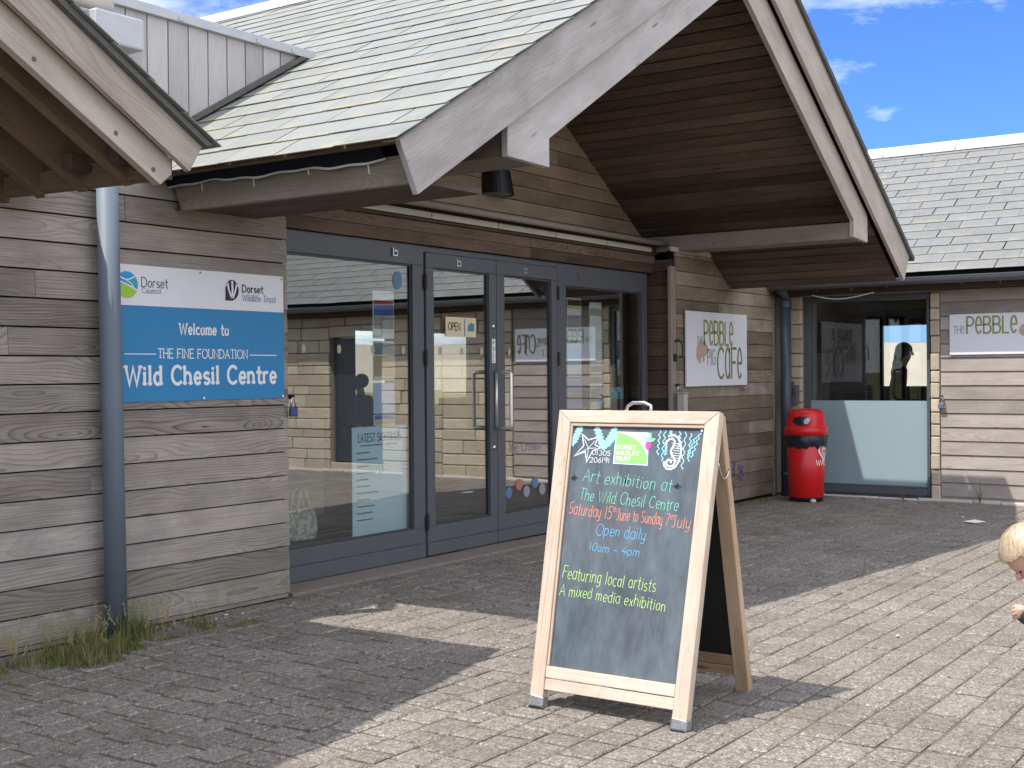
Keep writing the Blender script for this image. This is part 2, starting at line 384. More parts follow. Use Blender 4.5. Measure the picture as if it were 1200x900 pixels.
# ------------------------------------------------------------------ stroke lettering
def arc(cx, cy, rx, ry, a0, a1, n=14):
    return [(cx+rx*cos(radians(a0+(a1-a0)*i/n)), cy+ry*sin(radians(a0+(a1-a0)*i/n))) for i in range(n+1)]
XH = .64
def bowl(w): return arc(w/2, XH/2, w/2, XH/2, 0, 360, 20)
GL = {
' ': (.34, []), '-': (.6, [[(.08, .36), (.5, .36)]]), "'": (.15, [[(.07, 1), (.05, .78)]]),
'A': (.76, [[(0, 0), (.34, 1), (.68, 0)], [(.13, .36), (.56, .36)]]),
'B': (.66, [[(0, 0), (0, 1), (.28, 1)] + arc(.28, .765, .24, .235, 90, -90, 10) + [(0, .53)], [(.28, .53)] + arc(.28, .265, .29, .265, 90, -90, 10) + [(0, 0)]]),
'C': (.74, [arc(.38, .5, .38, .5, 48, 312, 22)]),
'D': (.74, [[(0, 0), (0, 1), (.22, 1)] + arc(.22, .5, .44, .5, 90, -90, 16) + [(0, 0)]]),
'E': (.6, [[(.5, 1), (0, 1), (0, 0), (.52, 0)], [(0, .52), (.42, .52)]]),
'F': (.56, [[(.5, 1), (0, 1), (0, 0)], [(0, .52), (.4, .52)]]),
'G': (.78, [arc(.38, .5, .38, .5, 48, 340, 24) + [(.74, .46), (.46, .46)]]),
'H': (.74, [[(0, 0), (0, 1)], [(.62, 0), (.62, 1)], [(0, .52), (.62, .52)]]),
'I': (.22, [[(.06, 0), (.06, 1)]]),
'J': (.52, [[(.02, 1), (.44, 1)], [(.3, 1), (.3, .2)] + arc(.12, .2, .18, .2, 0, -130, 10)]),
'L': (.54, [[(0, 1), (0, 0), (.46, 0)]]),
'M': (.9, [[(0, 0), (.03, 1), (.39, .25), (.75, 1), (.78, 0)]]),
'N': (.76, [[(0, 0), (0, 1), (.62, 0), (.62, 1)]]),
'O': (.86, [arc(.39, .5, .39, .5, 90, 450, 28)]),
'P': (.62, [[(0, 0), (0, 1), (.27, 1)] + arc(.27, .74, .27, .26, 90, -90, 12) + [(0, .48)]]),
'R': (.68, [[(0, 0), (0, 1), (.27, 1)] + arc(.27, .75, .26, .25, 90, -90, 12) + [(0, .5)], [(.26, .5), (.58, 0)]]),
'S': (.62, [arc(.27, .74, .25, .26, 40, 260, 14) + arc(.27, .25, .27, .25, 85, -140, 14)]),
'T': (.66, [[(0, 1), (.6, 1)], [(.3, 1), (.3, 0)]]),
'U': (.74, [[(0, 1), (0, .32)] + arc(.31, .32, .31, .32, 180, 360, 14) + [(.62, 1)]]),
'W': (1.04, [[(0, 1), (.24, 0), (.48, .9), (.72, 0), (.96, 1)]]),
'a': (.56, [arc(.22, XH/2, .22, XH/2, 50, 310, 18), [(.44, XH), (.44, 0)]]),
'b': (.56, [[(0, 1), (0, 0)], arc(.22, XH/2, .22, XH/2, 140, -140, 18)]),
'c': (.48, [arc(.23, XH/2, .23, XH/2, 50, 310, 18)]),
'd': (.57, [arc(.22, XH/2, .22, XH/2, 50, 310, 18), [(.44, 1), (.44, 0)]]),
'e': (.54, [[(.04, XH*.50), (.42, XH*.50)], arc(.23, XH/2, .22, XH/2, 2, 315, 22)]),
'f': (.36, [arc(.26, .8, .14, .2, 60, 180, 8) + [(.12, 0)], [(-.02, XH), (.3, XH)]]),
'g': (.56, [arc(.22, XH/2, .22, XH/2, 50, 310, 18), [(.44, XH), (.44, -.12)] + arc(.22, -.12, .22, .2, 0, -140, 10)]),
'h': (.56, [[(0, 1), (0, 0)], arc(.21, .38, .21, .26, 165, 0, 10) + [(.42, 0)]]),
'i': (.2, [[(.05, XH), (.05, 0)], [(.05, .84), (.05, .90)]]),
'l': (.2, [[(.05, 1), (.05, 0)]]),
'm': (.8, [[(0, XH), (0, 0)], arc(.17, .42, .17, .22, 165, 0, 8) + [(.34, 0)], arc(.51, .42, .17, .22, 165, 0, 8) + [(.68, 0)]]),
'n': (.56, [[(0, XH), (0, 0)], arc(.21, .38, .21, .26, 165, 0, 10) + [(.42, 0)]]),
'o': (.56, [arc(.23, XH/2, .23, XH/2, 90, 450, 22)]),
'p': (.57, [[(0, XH), (0, -.34)], arc(.22, XH/2, .22, XH/2, 140, -140, 18)]),
'r': (.38, [[(0, XH), (0, 0)], arc(.2, .36, .2, .28, 165, 60, 8)]),
's': (.44, [arc(.19, .47, .17, .165, 40, 260, 10) + arc(.19, .155, .19, .155, 85, -140, 10)]),
't': (.38, [[(.14, .94), (.14, .14)] + arc(.28, .14, .14, .14, 180, 290, 6), [(-.02, XH), (.32, XH)]]),
'u': (.56, [[(0, XH), (0, .24)] + arc(.21, .24, .21, .24, 180, 350, 10), [(.42, XH), (.42, 0)]]),
'v': (.5, [[(0, XH), (.21, 0), (.42, XH)]]),
'w': (.7, [[(0, XH), (.15, 0), (.31, XH*.9), (.47, 0), (.62, XH)]]),
'x': (.48, [[(0, XH), (.4, 0)], [(.4, XH), (0, 0)]]),
'y': (.54, [[(0, XH), (0, .26)] + arc(.21, .26, .21, .25, 180, 350, 10), [(.42, XH), (.42, -.1)] + arc(.2, -.1, .22, .22, 0, -140, 10)]),
'0': (.62, [arc(.27, .5, .27, .5, 90, 450, 24)]),
'1': (.28, [[(.08, 1), (.08, 0)]]),
'2': (.6, [arc(.26, .72, .25, .28, 160, -30, 12) + [(0, 0), (.52, 0)]]),
'3': (.58, [arc(.23, .75, .23, .25, 140, -80, 12) + arc(.24, .26, .26, .26, 80, -140, 12)]),
'4': (.66, [[(.4, 1), (0, .34), (.58, .34)], [(.4, .62), (.38, 0)]]),
'5': (.58, [[(.46, 1), (.08, 1), (.04, .56)] + arc(.23, .3, .26, .3, 120, -140, 14)]),
'6': (.6, [[(.4, 1), (.12, .6)] + arc(.26, .28, .25, .28, 150, 510, 20)]),
'7': (.56, [[(0, 1), (.5, 1), (.18, 0)]]),
'9': (.6, [arc(.25, .72, .24, .27, 0, 360, 18), [(.49, .72), (.4, 0)]]),
}
GL['\u03b5'] = (.54, [[(x*1.0, y/XH) for x, y in st] for st in GL['e'][1]])   # tall e
GL['\u03b1'] = (.56, [[(x, y/XH) for x, y in st] for st in GL['a'][1]])       # tall a
def ribbon(mb, pts, w, place, off, mi=0, square=True):
    pts = [V((*p, 0)) for p in pts]
    q = [pts[0]]
    for p in pts[1:]:
        if (p-q[-1]).length > 1e-5: q.append(p)
    pts = q
    if len(pts) < 2: return
    if square:
        pts[0] = pts[0] + (pts[0]-pts[1]).normalized()*w*.3; pts[-1] = pts[-1] + (pts[-1]-pts[-2]).normalized()*w*.3
    L = []
    for i, p in enumerate(pts):
        a = (p-pts[i-1]).normalized() if i > 0 else None; b = (pts[i+1]-p).normalized() if i < len(pts)-1 else None
        t = ((a or b)+(b or a))
        if t.length < 1e-3: t = b
        t.normalize(); n = V((-t.y, t.x, 0)); k = 1
        if a and b: k = 1/max(.45, n.dot(V((-a.y, a.x, 0))))
        L.append((p+n*w*.5*k, p-n*w*.5*k))
    for i in range(len(L)-1):
        mb.face([place(L[i][0].x, L[i][0].y, off), place(L[i][1].x, L[i][1].y, off), place(L[i+1][1].x, L[i+1][1].y, off), place(L[i+1][0].x, L[i+1][0].y, off)], None, .5, mi)
def text(mb, s, p0, p1, cap, wt, frame, off=.0015, serif=False, jit=0., slant=0., track=0., mi=0):
    """frame(u,v,n)->world; text runs from p0 to p1 (uv), cap height cap, stroke weight wt*cap"""
    track = track or .10+max(0, wt-.12)*.9
    adv = sum(GL[c][0]+track for c in s)-track
    d = V((p1[0]-p0[0], p1[1]-p0[1])); Lr = d.length; d.normalize(); nrm = V((-d.y, d.x))
    sx = Lr/adv; x = 0.; rs = random.Random(len(s)*31+int(cap*1e4)); k = 0
    for ch in s:
        g = GL[ch]; jy = rs.uniform(-jit, jit); js = 1+rs.uniform(-jit, jit); jr = rs.uniform(-jit, jit)*.8
        def P(u, v, o, x=x, jy=jy, js=js, jr=jr):
            uu = u; vv = v
            return frame(p0[0]+d.x*uu+nrm.x*vv, p0[1]+d.y*uu+nrm.y*vv, o)
        for st in g[1]:
            pts = [((x+a*js+(b*slant)+b*jr)*sx, (b*js+jy)*cap) for a, b in st]
            ribbon(mb, pts, wt*cap, P, off+.00004*(k % 9), mi); k += 1
            if serif:
                for e, f_ in ((0, 1), (-1, -2)):
                    a = st[e]; b = st[f_]
                    if abs(a[0]-b[0]) < .32*abs(a[1]-b[1]) and (abs(a[1]) < .02 or abs(a[1]-1) < .02 or abs(a[1]-XH) < .02):
                        cx = (x+a[0])*sx; cy = a[1]*cap; h = .15*sx
                        yy = cy + (wt*.28*cap if a[1] < .02 else -wt*.28*cap)
                        l = h if not (a[1] > .02 and ch in 'bdhklnmpruij') else h*.9
                        r = h if not (a[1] > .02 and ch in 'bdhklnmpruij') else h*.2
                        ribbon(mb, [(cx-l, yy), (cx+r, yy)], wt*cap*.62, P, off+.0004+.00004*(k % 9), mi, False); k += 1
        x += g[0]+track
def poly2d(mb, pts, frame, off, mi=0): mb.face([frame(a, b, off) for a, b in pts], None, .5, mi)

# ================================================================== GROUND
def grid_plane(name, mat, x0, y0, x1, y1, z):
    mb = MB(); mb.face([(x0, y0, z), (x1, y0, z), (x1, y1, z), (x0, y1, z)]); return tag(mb.build(name, mat), kind='structure')
def field_mat():
    b = NB('dry_grassland'); o = b.obj(); n = b.noise(o, .05, 6, .7); n2 = b.noise(o, 3, 5, .7)
    c = b.mix(b.math('ADD', b.math('MULTIPLY', n, .6), b.math('MULTIPLY', n2, .4)), C4(.10, .115, .035), C4(.30, .27, .10))
    return b.bsdf(c, .95, n2, .5, .05, spec=.1)
def shingle_mat():
    b = NB('pale_shingle'); o = b.obj(); n = b.noise(o, .3, 6, .7)
    return b.bsdf(b.mix(n, C4(.34, .295, .215), C4(.47, .42, .32)), .95, spec=.1)
grid_plane('ground', field_mat(), -1500, -1500, 1500, 1500, -.05)
grid_plane('paving_bed', m_joint, .2, -5.6, 14.86, 6.62, -.0105)
grid_plane('forecourt', m_paver, -9, -14, 14.86, 6.62, -.016)
mb = MB(); rs = random.Random(3)
j = 0; y = -5.5
while y < 6.15:
    pw = .1715; x = .6 - rs.random()*.3; wob = 0
    while x < 14.72:
        L = rs.choice((.14, .165, .165, .19, .19, .22, .25)); g = .0085+rs.random()*.004; gy = .0045+rs.random()*.002
        x0, x1, y0, y1 = x+g, min(x+L, 14.74)-g, y+gy+rs.uniform(-.0015, .0015), y+pw-gy+rs.uniform(-.0015, .0015)
        z = rs.uniform(-.003, .002); tx = rs.uniform(-.016, .016); ty = rs.uniform(-.016, .016); cx, cy = (x0+x1)/2, (y0+y1)/2
        if x1-x0 > .04:
            c = .010; r = rs.random(); zz = lambda a, b: z+(a-cx)*tx+(b-cy)*ty
            jit = lambda: rs.uniform(-.002, .002)
            out = [(x0+jit(), y0+jit()), (x1+jit(), y0+jit()), (x1+jit(), y1+jit()), (x0+jit(), y1+jit())]
            inn = [(x0+c, y0+c), (x1-c, y0+c), (x1-c, y1-c), (x0+c, y1-c)]
            mb.face([(a, b, zz(a, b)) for a, b in inn], None, r)
            for k in range(4):
                a, b, d, e = out[k], out[(k+1) % 4], inn[(k+1) % 4], inn[k]
                mb.face([(*a, zz(*a)-.0065), (*b, zz(*b)-.0065), (*d, zz(*d)), (*e, zz(*e))], None, r)
                mb.face([(*a, -.014), (*b, -.014), (*b, zz(*b)-.0065), (*a, zz(*a)-.0065)], None, r)
        x += L
    y += pw
tag(mb.build('paving', m_paver), kind='structure')
mb = MB(); x = 6.24
while x < 11.9:
    L = rs.uniform(.5, .9); mb.box((x+.004, 6.17, -.03), (min(x+L, 11.9), 6.47, .012+rs.uniform(0, .004))); x += L
tag(mb.build('door_threshold', m_step, bevel=.006), kind='structure')
mb = MB(); y = -6.
while y < 6.1:
    L = rs.uniform(.3, .8); mb.box((14.735+rs.uniform(-.012, .012), y+.01, -.03), (14.84, min(y+L, 6.12), .022+rs.uniform(-.008, .012))); y += L
tag(mb.build('wall_foot_kerb', m_kerb, bevel=.008), kind='structure')
# shingle bank beyond the buildings
mb = MB(); d = V((cos(radians(24)), sin(radians(24)), 0)); q = V((-d.y, d.x, 0)); n = 60
for i in range(n):
    a, b = -260+520*i/n, -260+520*(i+1)/n
    hh = lambda t: 4.9+.35*sin(t*.031)+.2*sin(t*.11+1)
    for (s0, h0), (s1, h1) in (((112, 0), (128, .75)), ((128, .75), (142, 1)), ((142, 1), (190, .9)), ((190, .9), (230, 0))):
        P = lambda t, s, h: tuple(d*s+q*t+V((0, 0, h*hh(t)-.06)))
        mb.face([P(a, s0, h0), P(b, s0, h0), P(b, s1, h1), P(a, s1, h1)])
tag(mb.build('shingle_bank', shingle_mat(), smooth=True), kind='structure')

# ================================================================== MAIN BUILDING
TL = lambda x: 2.728+.59*(x-5.041)
BL = lambda x: 2.447+.59*(x-5.197)
BR = lambda x: 2.443+.64*(13.267-x)
TR = lambda x: BR(x)+.38
AX = 9.398
CEN = thing('timber_building', 'weathered timber building with a big slate gable canopy over grey glazed entrance doors', 'building', (9.2, 6.5, 0))

def clad(mb, o, L, N, length, z0, z1, pitch=.16, t=.022, skew=.010, gap=.010, maxlen=4.2, rs=random.Random(5), clip=None):
    """horizontal shiplap boards stacked upward from o"""
    o = V(o); L = V(L); N = V(N); z = z0; k = 0
    while z < z1-.02:
        h = min(pitch-gap, z1-z); x = 0.; a, b = (0., length) if clip is None else clip(z+h/2)
        x = a; first = True
        while x < b-.01:
            l = rs.uniform(1.5, maxlen) if not first else rs.uniform(.8, maxlen)
            first = False
            if b-(x+l) < .5: l = b-x
            l = min(l, b-x)
            mb.board(o+L*(x+.0015)+Z1*z, L, Z1, N, l-.003, h, t+rs.uniform(-.0015, .0015), rs.random(), skew)
            x += l
        z += pitch; k += 1
def backing(mb, a, b): mb.box(a, b, .5)

# left cladding wall (carries the welcome sign)
mb = MB(); clad(mb, (-1.0, 6.19, 0), X1, -Y1, 7.205, .035, 2.75, .1595, gap=.009)
part(mb, 'wall', m_wood_grey, CEN)
mb = MB(); mb.box((-1, 6.195, .0), (6.19, 6.25, 2.74)); mb.box((6.15, 6.25, .0), (6.20, 6.6, 2.74)); part(mb, 'wall_backing', m_black_felt, CEN)
mb = MB(); mb.box((-1, 6.163, .004), (6.19, 6.186, .030), 0.4); part(mb, 'foot_batten', m_beam, CEN)
mb = MB(); mb.box((6.2, 6.20, .0), (6.215, 6.43, 2.6), .3, 2); part(mb, 'pale_trim', m_ply, CEN)
# right cladding wall (carries the square cafe sign)
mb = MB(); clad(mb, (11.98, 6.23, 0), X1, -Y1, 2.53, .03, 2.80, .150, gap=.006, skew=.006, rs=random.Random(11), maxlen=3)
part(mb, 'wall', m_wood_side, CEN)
mb = MB(); mb.box((11.98, 6.235, 0), (14.5, 6.30, 2.8)); mb.box((14.45, 6.30, 0), (14.5, 6.7, 2.8)); part(mb, 'wall_backing', m_black_felt, CEN)
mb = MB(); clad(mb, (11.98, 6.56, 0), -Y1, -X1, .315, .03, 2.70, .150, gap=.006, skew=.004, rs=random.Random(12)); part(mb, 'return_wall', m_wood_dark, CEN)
for q in (((11.86, 6.205, 0), (11.975, 6.245, 2.62)), ((14.512, 6.20, 0), (14.57, 6.235, 2.45))):
    mb = MB(); mb.box(*q, .5, 2); part(mb, 'corner_post', m_beam, CEN, bevel=.004)
# lintel boards over the glazed screen, the pale packing strip and the ledge
mb = MB()
for i, (z, h) in enumerate(((2.558, .095), (2.656, .085))):
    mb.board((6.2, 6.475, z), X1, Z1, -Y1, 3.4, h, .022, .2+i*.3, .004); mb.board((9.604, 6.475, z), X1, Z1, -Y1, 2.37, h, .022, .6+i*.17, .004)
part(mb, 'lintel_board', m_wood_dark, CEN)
mb = MB(); x = 6.25
while x < 13.3:
    L = .93; e = min(x+L, 13.3); y = 6.405 if e < 12 else 6.18
    mb.board((x, y+.02, 2.772), X1, Z1, -Y1, e-x-.012, .048, .018, rs.random()); x += L
part(mb, 'packing_strip', m_ply, CEN)
mb = MB(); mb.box((6.2, 6.43, 2.745), (11.97, 6.9, 2.77), .3); mb.box((6.2, 6.30, 2.845), (12.9, 6.92, 2.875), .3); mb.box((6.2, 6.44, 2.77), (12.9, 6.46, 2.845), .3)
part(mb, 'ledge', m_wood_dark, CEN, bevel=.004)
mb = MB(); mb.tube([(6.2, 6.31, 2.86), (12.55, 6.31, 2.86)], .028, 12); part(mb, 'ledge_rail', m_beam, CEN, smooth=True)
# gable wall set back under the canopy
def gclip(z): return ((z-.075-2.447-.05)/.59+5.197-5.2, 13.267-(z-.075-2.443-.05)/.64-5.2)
mb = MB(); clad(mb, (5.2, 6.89, 0), X1, -Y1, 8, 2.88, 4.86, .142, gap=.006, skew=.006, clip=gclip, rs=random.Random(21), maxlen=6)
part(mb, 'gable_wall', m_wood_gable, CEN)
mb = MB(); mb.prism([(5.3, 6.895, 2.5), (13.2, 6.895, 2.5), (9.393, 6.895, 4.93)], (0, .05, 0)); part(mb, 'gable_wall_backing', m_black_felt, CEN)
# soffit boards: they run along the ridge direction
def soffit(left):
    mb = MB(); sl = .59 if left else .64; th = math.atan(sl)
    W_ = V((cos(th), 0, sin(th))) if left else V((-cos(th), 0, sin(th)))
    N_ = V((sin(th), 0, -cos(th))) if left else V((-sin(th), 0, -cos(th)))
    o = V((5.25, 4.36, BL(5.25)+.055)) if left else V((13.325, 4.245, BR(13.325)+.05))
    s = 0; T = 4.83 if left else 4.66; p = .131
    while s < T:
        y0 = 4.30
        mb.board(V((o.x, y0, o.z))+W_*s, Y1, W_, N_, 9.6, min(p-.007, T-s), .018+rs.uniform(-.002, .002), rs.random(), -.008); s += p
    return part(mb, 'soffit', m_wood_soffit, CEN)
soffit(True); soffit(False)
# roof decks (closed, they shade what is below)
mb = MB()
mb.prism([(5.29, 4.26, BL(5.29)+.09), (5.29, 4.26, TL(5.29)-.015), (AX, 4.26, TL(AX)-.015), (9.393, 4.26, BL(9.393)+.07)], (0, 9.8, 0))
mb.prism([(13.33, 4.26, BR(13.33)+.085), (13.42, 4.26, TR(13.42)-.015), (AX+.002, 4.26, TR(AX+.002)-.015), (9.395, 4.26, BR(9.395)+.07)], (0, 9.8, 0))
mb.prism([(5.3, 13.9, 2.5), (13.2, 13.9, 2.5), (9.39, 13.9, 5.2)], (0, .1, 0))
part(mb, 'roof', m_black_felt, CEN)
# slates
def slates(eave, up, along, n_along, length, height, wid=.42, gauge=.235, nrm=None, skip=None, rs=random.Random(9), thick=.005):
    mb = MB(); eave = V(eave); up = V(up).normalized(); along = V(along).normalized(); N = nrm.normalized()
    rows = int(height/gauge)+1
    for r in range(rows):
        s0 = r*gauge; off = (r % 2)*wid/2; n = int(length/wid)+2
        lift = .009
        for k in range(-1, n):
            a = k*wid-off+rs.uniform(-.004, .004); b = a+wid-.009
            a = max(a, 0); b = min(b, length)
            if b-a < .03: continue
            l2 = gauge*1.12 if s0+gauge*1.12 < height else height-s0
            if l2 < .03: continue
            if skip and skip(a, b, s0, l2): continue
            o = eave+along*a+up*(s0-rs.uniform(0, .006))+N*(.004+rs.uniform(0, .003)+.0)
            L = along; W2 = (up*l2-N*lift).normalized()
            mb.board(o+N*lift, L, W2, N, b-a, l2, thick, rs.random())
    return mb
thl = math.atan(.59); thr = math.atan(.64)
UPL = V((cos(thl), 0, sin(thl))); NL = V((-sin(thl), 0, cos(thl))); UPR = V((-cos(thr), 0, sin(thr))); NR = V((sin(thr), 0, cos(thr)))
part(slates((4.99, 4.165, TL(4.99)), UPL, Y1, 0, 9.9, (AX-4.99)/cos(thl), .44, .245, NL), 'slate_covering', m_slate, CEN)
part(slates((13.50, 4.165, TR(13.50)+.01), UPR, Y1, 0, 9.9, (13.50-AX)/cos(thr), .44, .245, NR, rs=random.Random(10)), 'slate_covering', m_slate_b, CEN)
mb = MB()
for k in range(22):
    y0 = 4.15+k*.45
    mb.prism([(AX-.16, y0, TL(AX-.16)+.03), (AX, y0, TL(AX)+.055), (AX+.16, y0, TR(AX+.16)+.03), (AX+.16, y0, TR(AX+.16)+.05), (AX, y0, TL(AX)+.09), (AX-.16, y0, TL(AX-.16)+.05)], (0, .445, 0))
part(mb, 'ridge', m_ridge, CEN)
# bargeboards
def barge(pts, y, t, mat, ud): 
    mb = MB(); mb.prism([(a, y, b) for a, b in pts], (0, t, 0), ud); return part(mb, 'bargeboard', mat, CEN, bevel=.003)
barge([(5.197, 2.447), (9.393, BL(9.393)), (AX, TL(AX)), (5.041, 2.728)], 4.20, .036, m_barge_grey, UPL)
barge([(13.267, 2.443), (13.439, 2.713), (AX, TR(AX)), (9.3935, BR(9.3935))], 4.202, .036, m_barge_tan, UPR)
iz = lambda x: BL(x)-.31; jz = lambda x: BR(x)-.31
barge([(6.13, 2.785), (6.58, 2.775), (6.58, iz(6.58)), (9.39, iz(9.39)), (9.39, BL(9.39)+.02), (6.13, BL(6.13)+.02)], 4.275, .045, m_barge_grey, UPL)
barge([(12.36, 2.775), (12.36, BR(12.36)+.02), (9.392, BR(9.392)+.02), (9.392, jz(9.392)), (11.97, jz(11.97)), (11.97, 2.80)], 4.277, .045, m_barge_tan, UPR)
# verge: dark slate edges above the right boards
mb = MB()
mb.prism([(13.50, 4.17, TR(13.50)-.01), (13.52, 4.17, TR(13.52)+.022), (AX, 4.17, TR(AX)+.022), (AX, 4.17, TR(AX)-.01)], (0, .09, 0))
mb.prism([(4.99, 4.17, TL(4.99)-.004), (AX, 4.17, TL(AX)-.004), (AX, 4.17, TL(AX)+.006), (4.985, 4.17, TL(4.985)+.006)], (0, .09, 0)); part(mb, 'verge', m_slate_edge, CEN)
# purlins carried to the gable wall
mb = MB(); mb.box((6.16, 4.321, 2.79), (6.55, 6.885, 2.95), .3, 1); part(mb, 'purlin', m_beam, CEN, bevel=.005)
mb = MB(); mb.box((11.99, 4.323, 2.785), (12.33, 6.885, 2.945), .7, 1); part(mb, 'purlin', m_beam, CEN, bevel=.005)
# left eave: beam with slanted end, tilting fillet, torn felt
mb = MB(); mb.prism([(5.215, 4.237, 2.515), (5.215, 6.07, 2.515), (5.215, 6.135, 2.672), (5.215, 4.237, 2.672)], (.05, 0, 0), (0, 1, 0)); part(mb, 'eave_beam', m_beam, CEN, bevel=.004)
mb = MB(); mb.box((5.30, 4.30, 2.535), (5.9, 6.13, 2.565), .3, 1); part(mb, 'eave_soffit', m_wood_soffit, CEN)
mb = MB(); mb.box((5.065, 4.24, 2.712), (5.13, 7.4, 2.750), .6, 1); part(mb, 'tilting_fillet', m_rafter, CEN)
mb = MB(); n = 40
for i in range(n):
    ya, yb = 4.42+1.72*i/n, 4.42+1.72*(i+1)/n
    wv = lambda y: .010*sin(y*9)+.007*sin(y*23+1); bz = lambda y: 2.648+.012*(y-4.4)+wv(y)*.8
    xa = lambda y: 5.19+wv(y)*.8
    mb.face([(xa(ya), ya, bz(ya)), (xa(yb), yb, bz(yb)), (5.12, yb, 2.745), (5.12, ya, 2.745)], None, .5, 0)
    mb.face([(xa(ya)-.012, ya, bz(ya)-.010), (xa(yb)-.012, yb, bz(yb)-.010), (xa(yb)-.002, yb, bz(yb)+.006), (xa(ya)-.002, ya, bz(ya)+.006)], None, .5, 1)
part(mb, 'torn_felt', [m_black_felt, m_white], CEN, recalc=False)
# flat-topped dormer cheek of vertical boards in the valley
dm = MB(); x = 3.9; zt = 3.86
while x < 6.9:
    zb = max(2.9, TL(x)+.03); zb2 = max(2.9, TL(x+.165)+.03)
    if zt-zb > .03:
        dm.prism([(x+.004, 6.65, zb), (min(x+.165, 6.90), 6.65, min(zb2, zt)), (min(x+.165, 6.90), 6.65, zt), (x+.004, 6.65, zt)], (0, .025, 0), (0, 0, 1), rs.random())
    x += .172
D0 = part(dm, 'dormer', m_dormer, CEN)
mb = MB(); mb.prism([(3.8, 6.676, 2.8), (5.2, 6.676, 2.8), (6.95, 6.676, 3.86), (3.8, 6.676, 3.86)], (0, 3, 0)); part(mb, 'dormer_core', m_black_felt, D0)
mb = MB(); mb.box((3.8, 6.615, 3.862), (6.98, 9.7, 3.925)); 
for x in (4.4, 5.05, 5.7, 6.4, 6.75): mb.box((x-.02, 6.608, 3.868), (x+.02, 6.614, 3.90))
part(mb, 'lead_capping', m_lead, D0, bevel=.008)
mb = MB(); mb.prism([(5.17, 6.62, TL(5.17)+.035), (6.92, 6.62, TL(6.92)+.035), (6.92, 6.62, TL(6.92)+.075), (5.17, 6.62, TL(5.17)+.075)], (0, .028, 0)); part(mb, 'lead_flashing', m_slate_edge, D0)
mb = MB(); mb.box((4.80, 6.32, 3.51), (5.16, 6.60, 3.705)); part(mb, 'rainwater_hopper', m_lead, D0, bevel=.015)
mb = MB(); mb.tube([(4.5, 6.45, 3.76), (5.0, 6.45, 3.775)], .045, 14); part(mb, 'overflow_pipe', m_post, D0, smooth=True)
mb = MB(); mb.prism([(12.2, 6.2, TR(12.2)+.03), (13.4, 6.2, TR(13.4)+.03), (14.25, 6.2, 2.72), (14.25, 6.2, 4.04), (12.2, 6.2, 4.04)], (0, 3.2, 0), rnd=.4); SHADOW_BOX = part(mb, 'dormer', m_dormer, CEN)  # unseen box, no known dormer: added to cast the slanting shadow on the cafe window
mb = MB(); mb.box((12.0, 6.17, 4.042), (14.28, 9.45, 4.10)); part(mb, 'lead_capping', m_lead, SHADOW_BOX, bevel=.008)  # top of the added shadow box, the edge that throws the slanting shadow
# roof window far up the slope
mb = MB(); q0 = V((6.55, 10.2, TL(6.55)+.045)); mb.board(q0, Y1, UPL, NL, 1.0, 1.1, .05); part(mb, 'roof_window', m_alu_d, CEN, bevel=.006)

# glazed entrance screen
def pane(mb, x0, x1, z0, z1, y=6.515): mb.box((x0, y, z0), (x1, y+.006, z1))
FR = []
def fixed(x0, x1, gx0, gx1, zt, ztop, zb):
    f = MB()
    f.box((x0, 6.485, zt), (x1, 6.545, ztop)); f.box((x0, 6.485, .012), (x1, 6.545, .128)); f.box((x0, 6.487, .131), (x1, 6.545, zb))
    f.box((x0, 6.4855, zb+.001), (gx0, 6.5445, zt-.001)); f.box((gx1, 6.4855, zb+.001), (x1, 6.5445, zt-.001))
    w = part(f, 'window', m_alu, CEN, bevel=.003)
    g = MB(); pane(g, gx0+.001, gx1-.001, zb+.001, zt-.001); part(g, 'pane', m_glass, w)
    b = MB()
    for a0, a1, c0, c1 in ((gx0, gx1, zt-.016, zt), (gx0, gx1, zb, zb+.016)): b.box((a0+.001, 6.500, c0+.0005), (a1-.001, 6.512, c1-.0005))
    for a0, a1 in ((gx0, gx0+.016), (gx1-.016, gx1)): b.box((a0+.0005, 6.501, zb+.017), (a1-.0005, 6.511, zt-.017))
    part(b, 'glazing_bead', m_alu_d, w)
    return w
WL = fixed(6.225, 8.085, 6.30, 7.945, 2.392, 2.552, .252)
WR = fixed(10.105, 11.855, 10.25, 11.765, 2.345, 2.548, .255)
def leaf(x0, x1, gx0, gx1):
    f = MB()
    f.box((x0, 6.475, 2.382), (x1, 6.535, 2.50)); f.box((x0, 6.475, .02), (x1, 6.535, .125)); f.box((x0, 6.477, .128), (x1, 6.535, .262))
    f.box((x0, 6.4755, .263), (gx0, 6.5345, 2.381)); f.box((gx1, 6.4755, .263), (x1, 6.5345, 2.381))
    d = part(f, 'door', m_alu, CEN, bevel=.003)
    g = MB(); pane(g, gx0+.001, gx1-.001, .263, 2.381, 6.505); part(g, 'pane', m_glass, d)
    b = MB()
    for c0, c1 in ((2.366, 2.3805), (.2635, .279)): b.box((gx0+.001, 6.490, c0), (gx1-.001, 6.502, c1))
    for a0, a1 in ((gx0+.0005, gx0+.015), (gx1-.015, gx1-.0005)): b.box((a0, 6.491, .28), (a1, 6.501, 2.365))
    part(b, 'glazing_bead', m_alu_d, d)
    return d
DL = leaf(8.105, 9.090, 8.205, 8.985)
DR = leaf(9.098, 10.085, 9.215, 9.985)
mb = MB(); mb.box((8.087, 6.488, 2.504), (10.103, 6.55, 2.550)); mb.box((8.087, 6.50, .02), (8.1035, 6.55, 2.50)); mb.box((10.0865, 6.50, .02), (10.1035, 6.55, 2.50)); part(mb, 'door_frame', m_alu, CEN, bevel=.002)
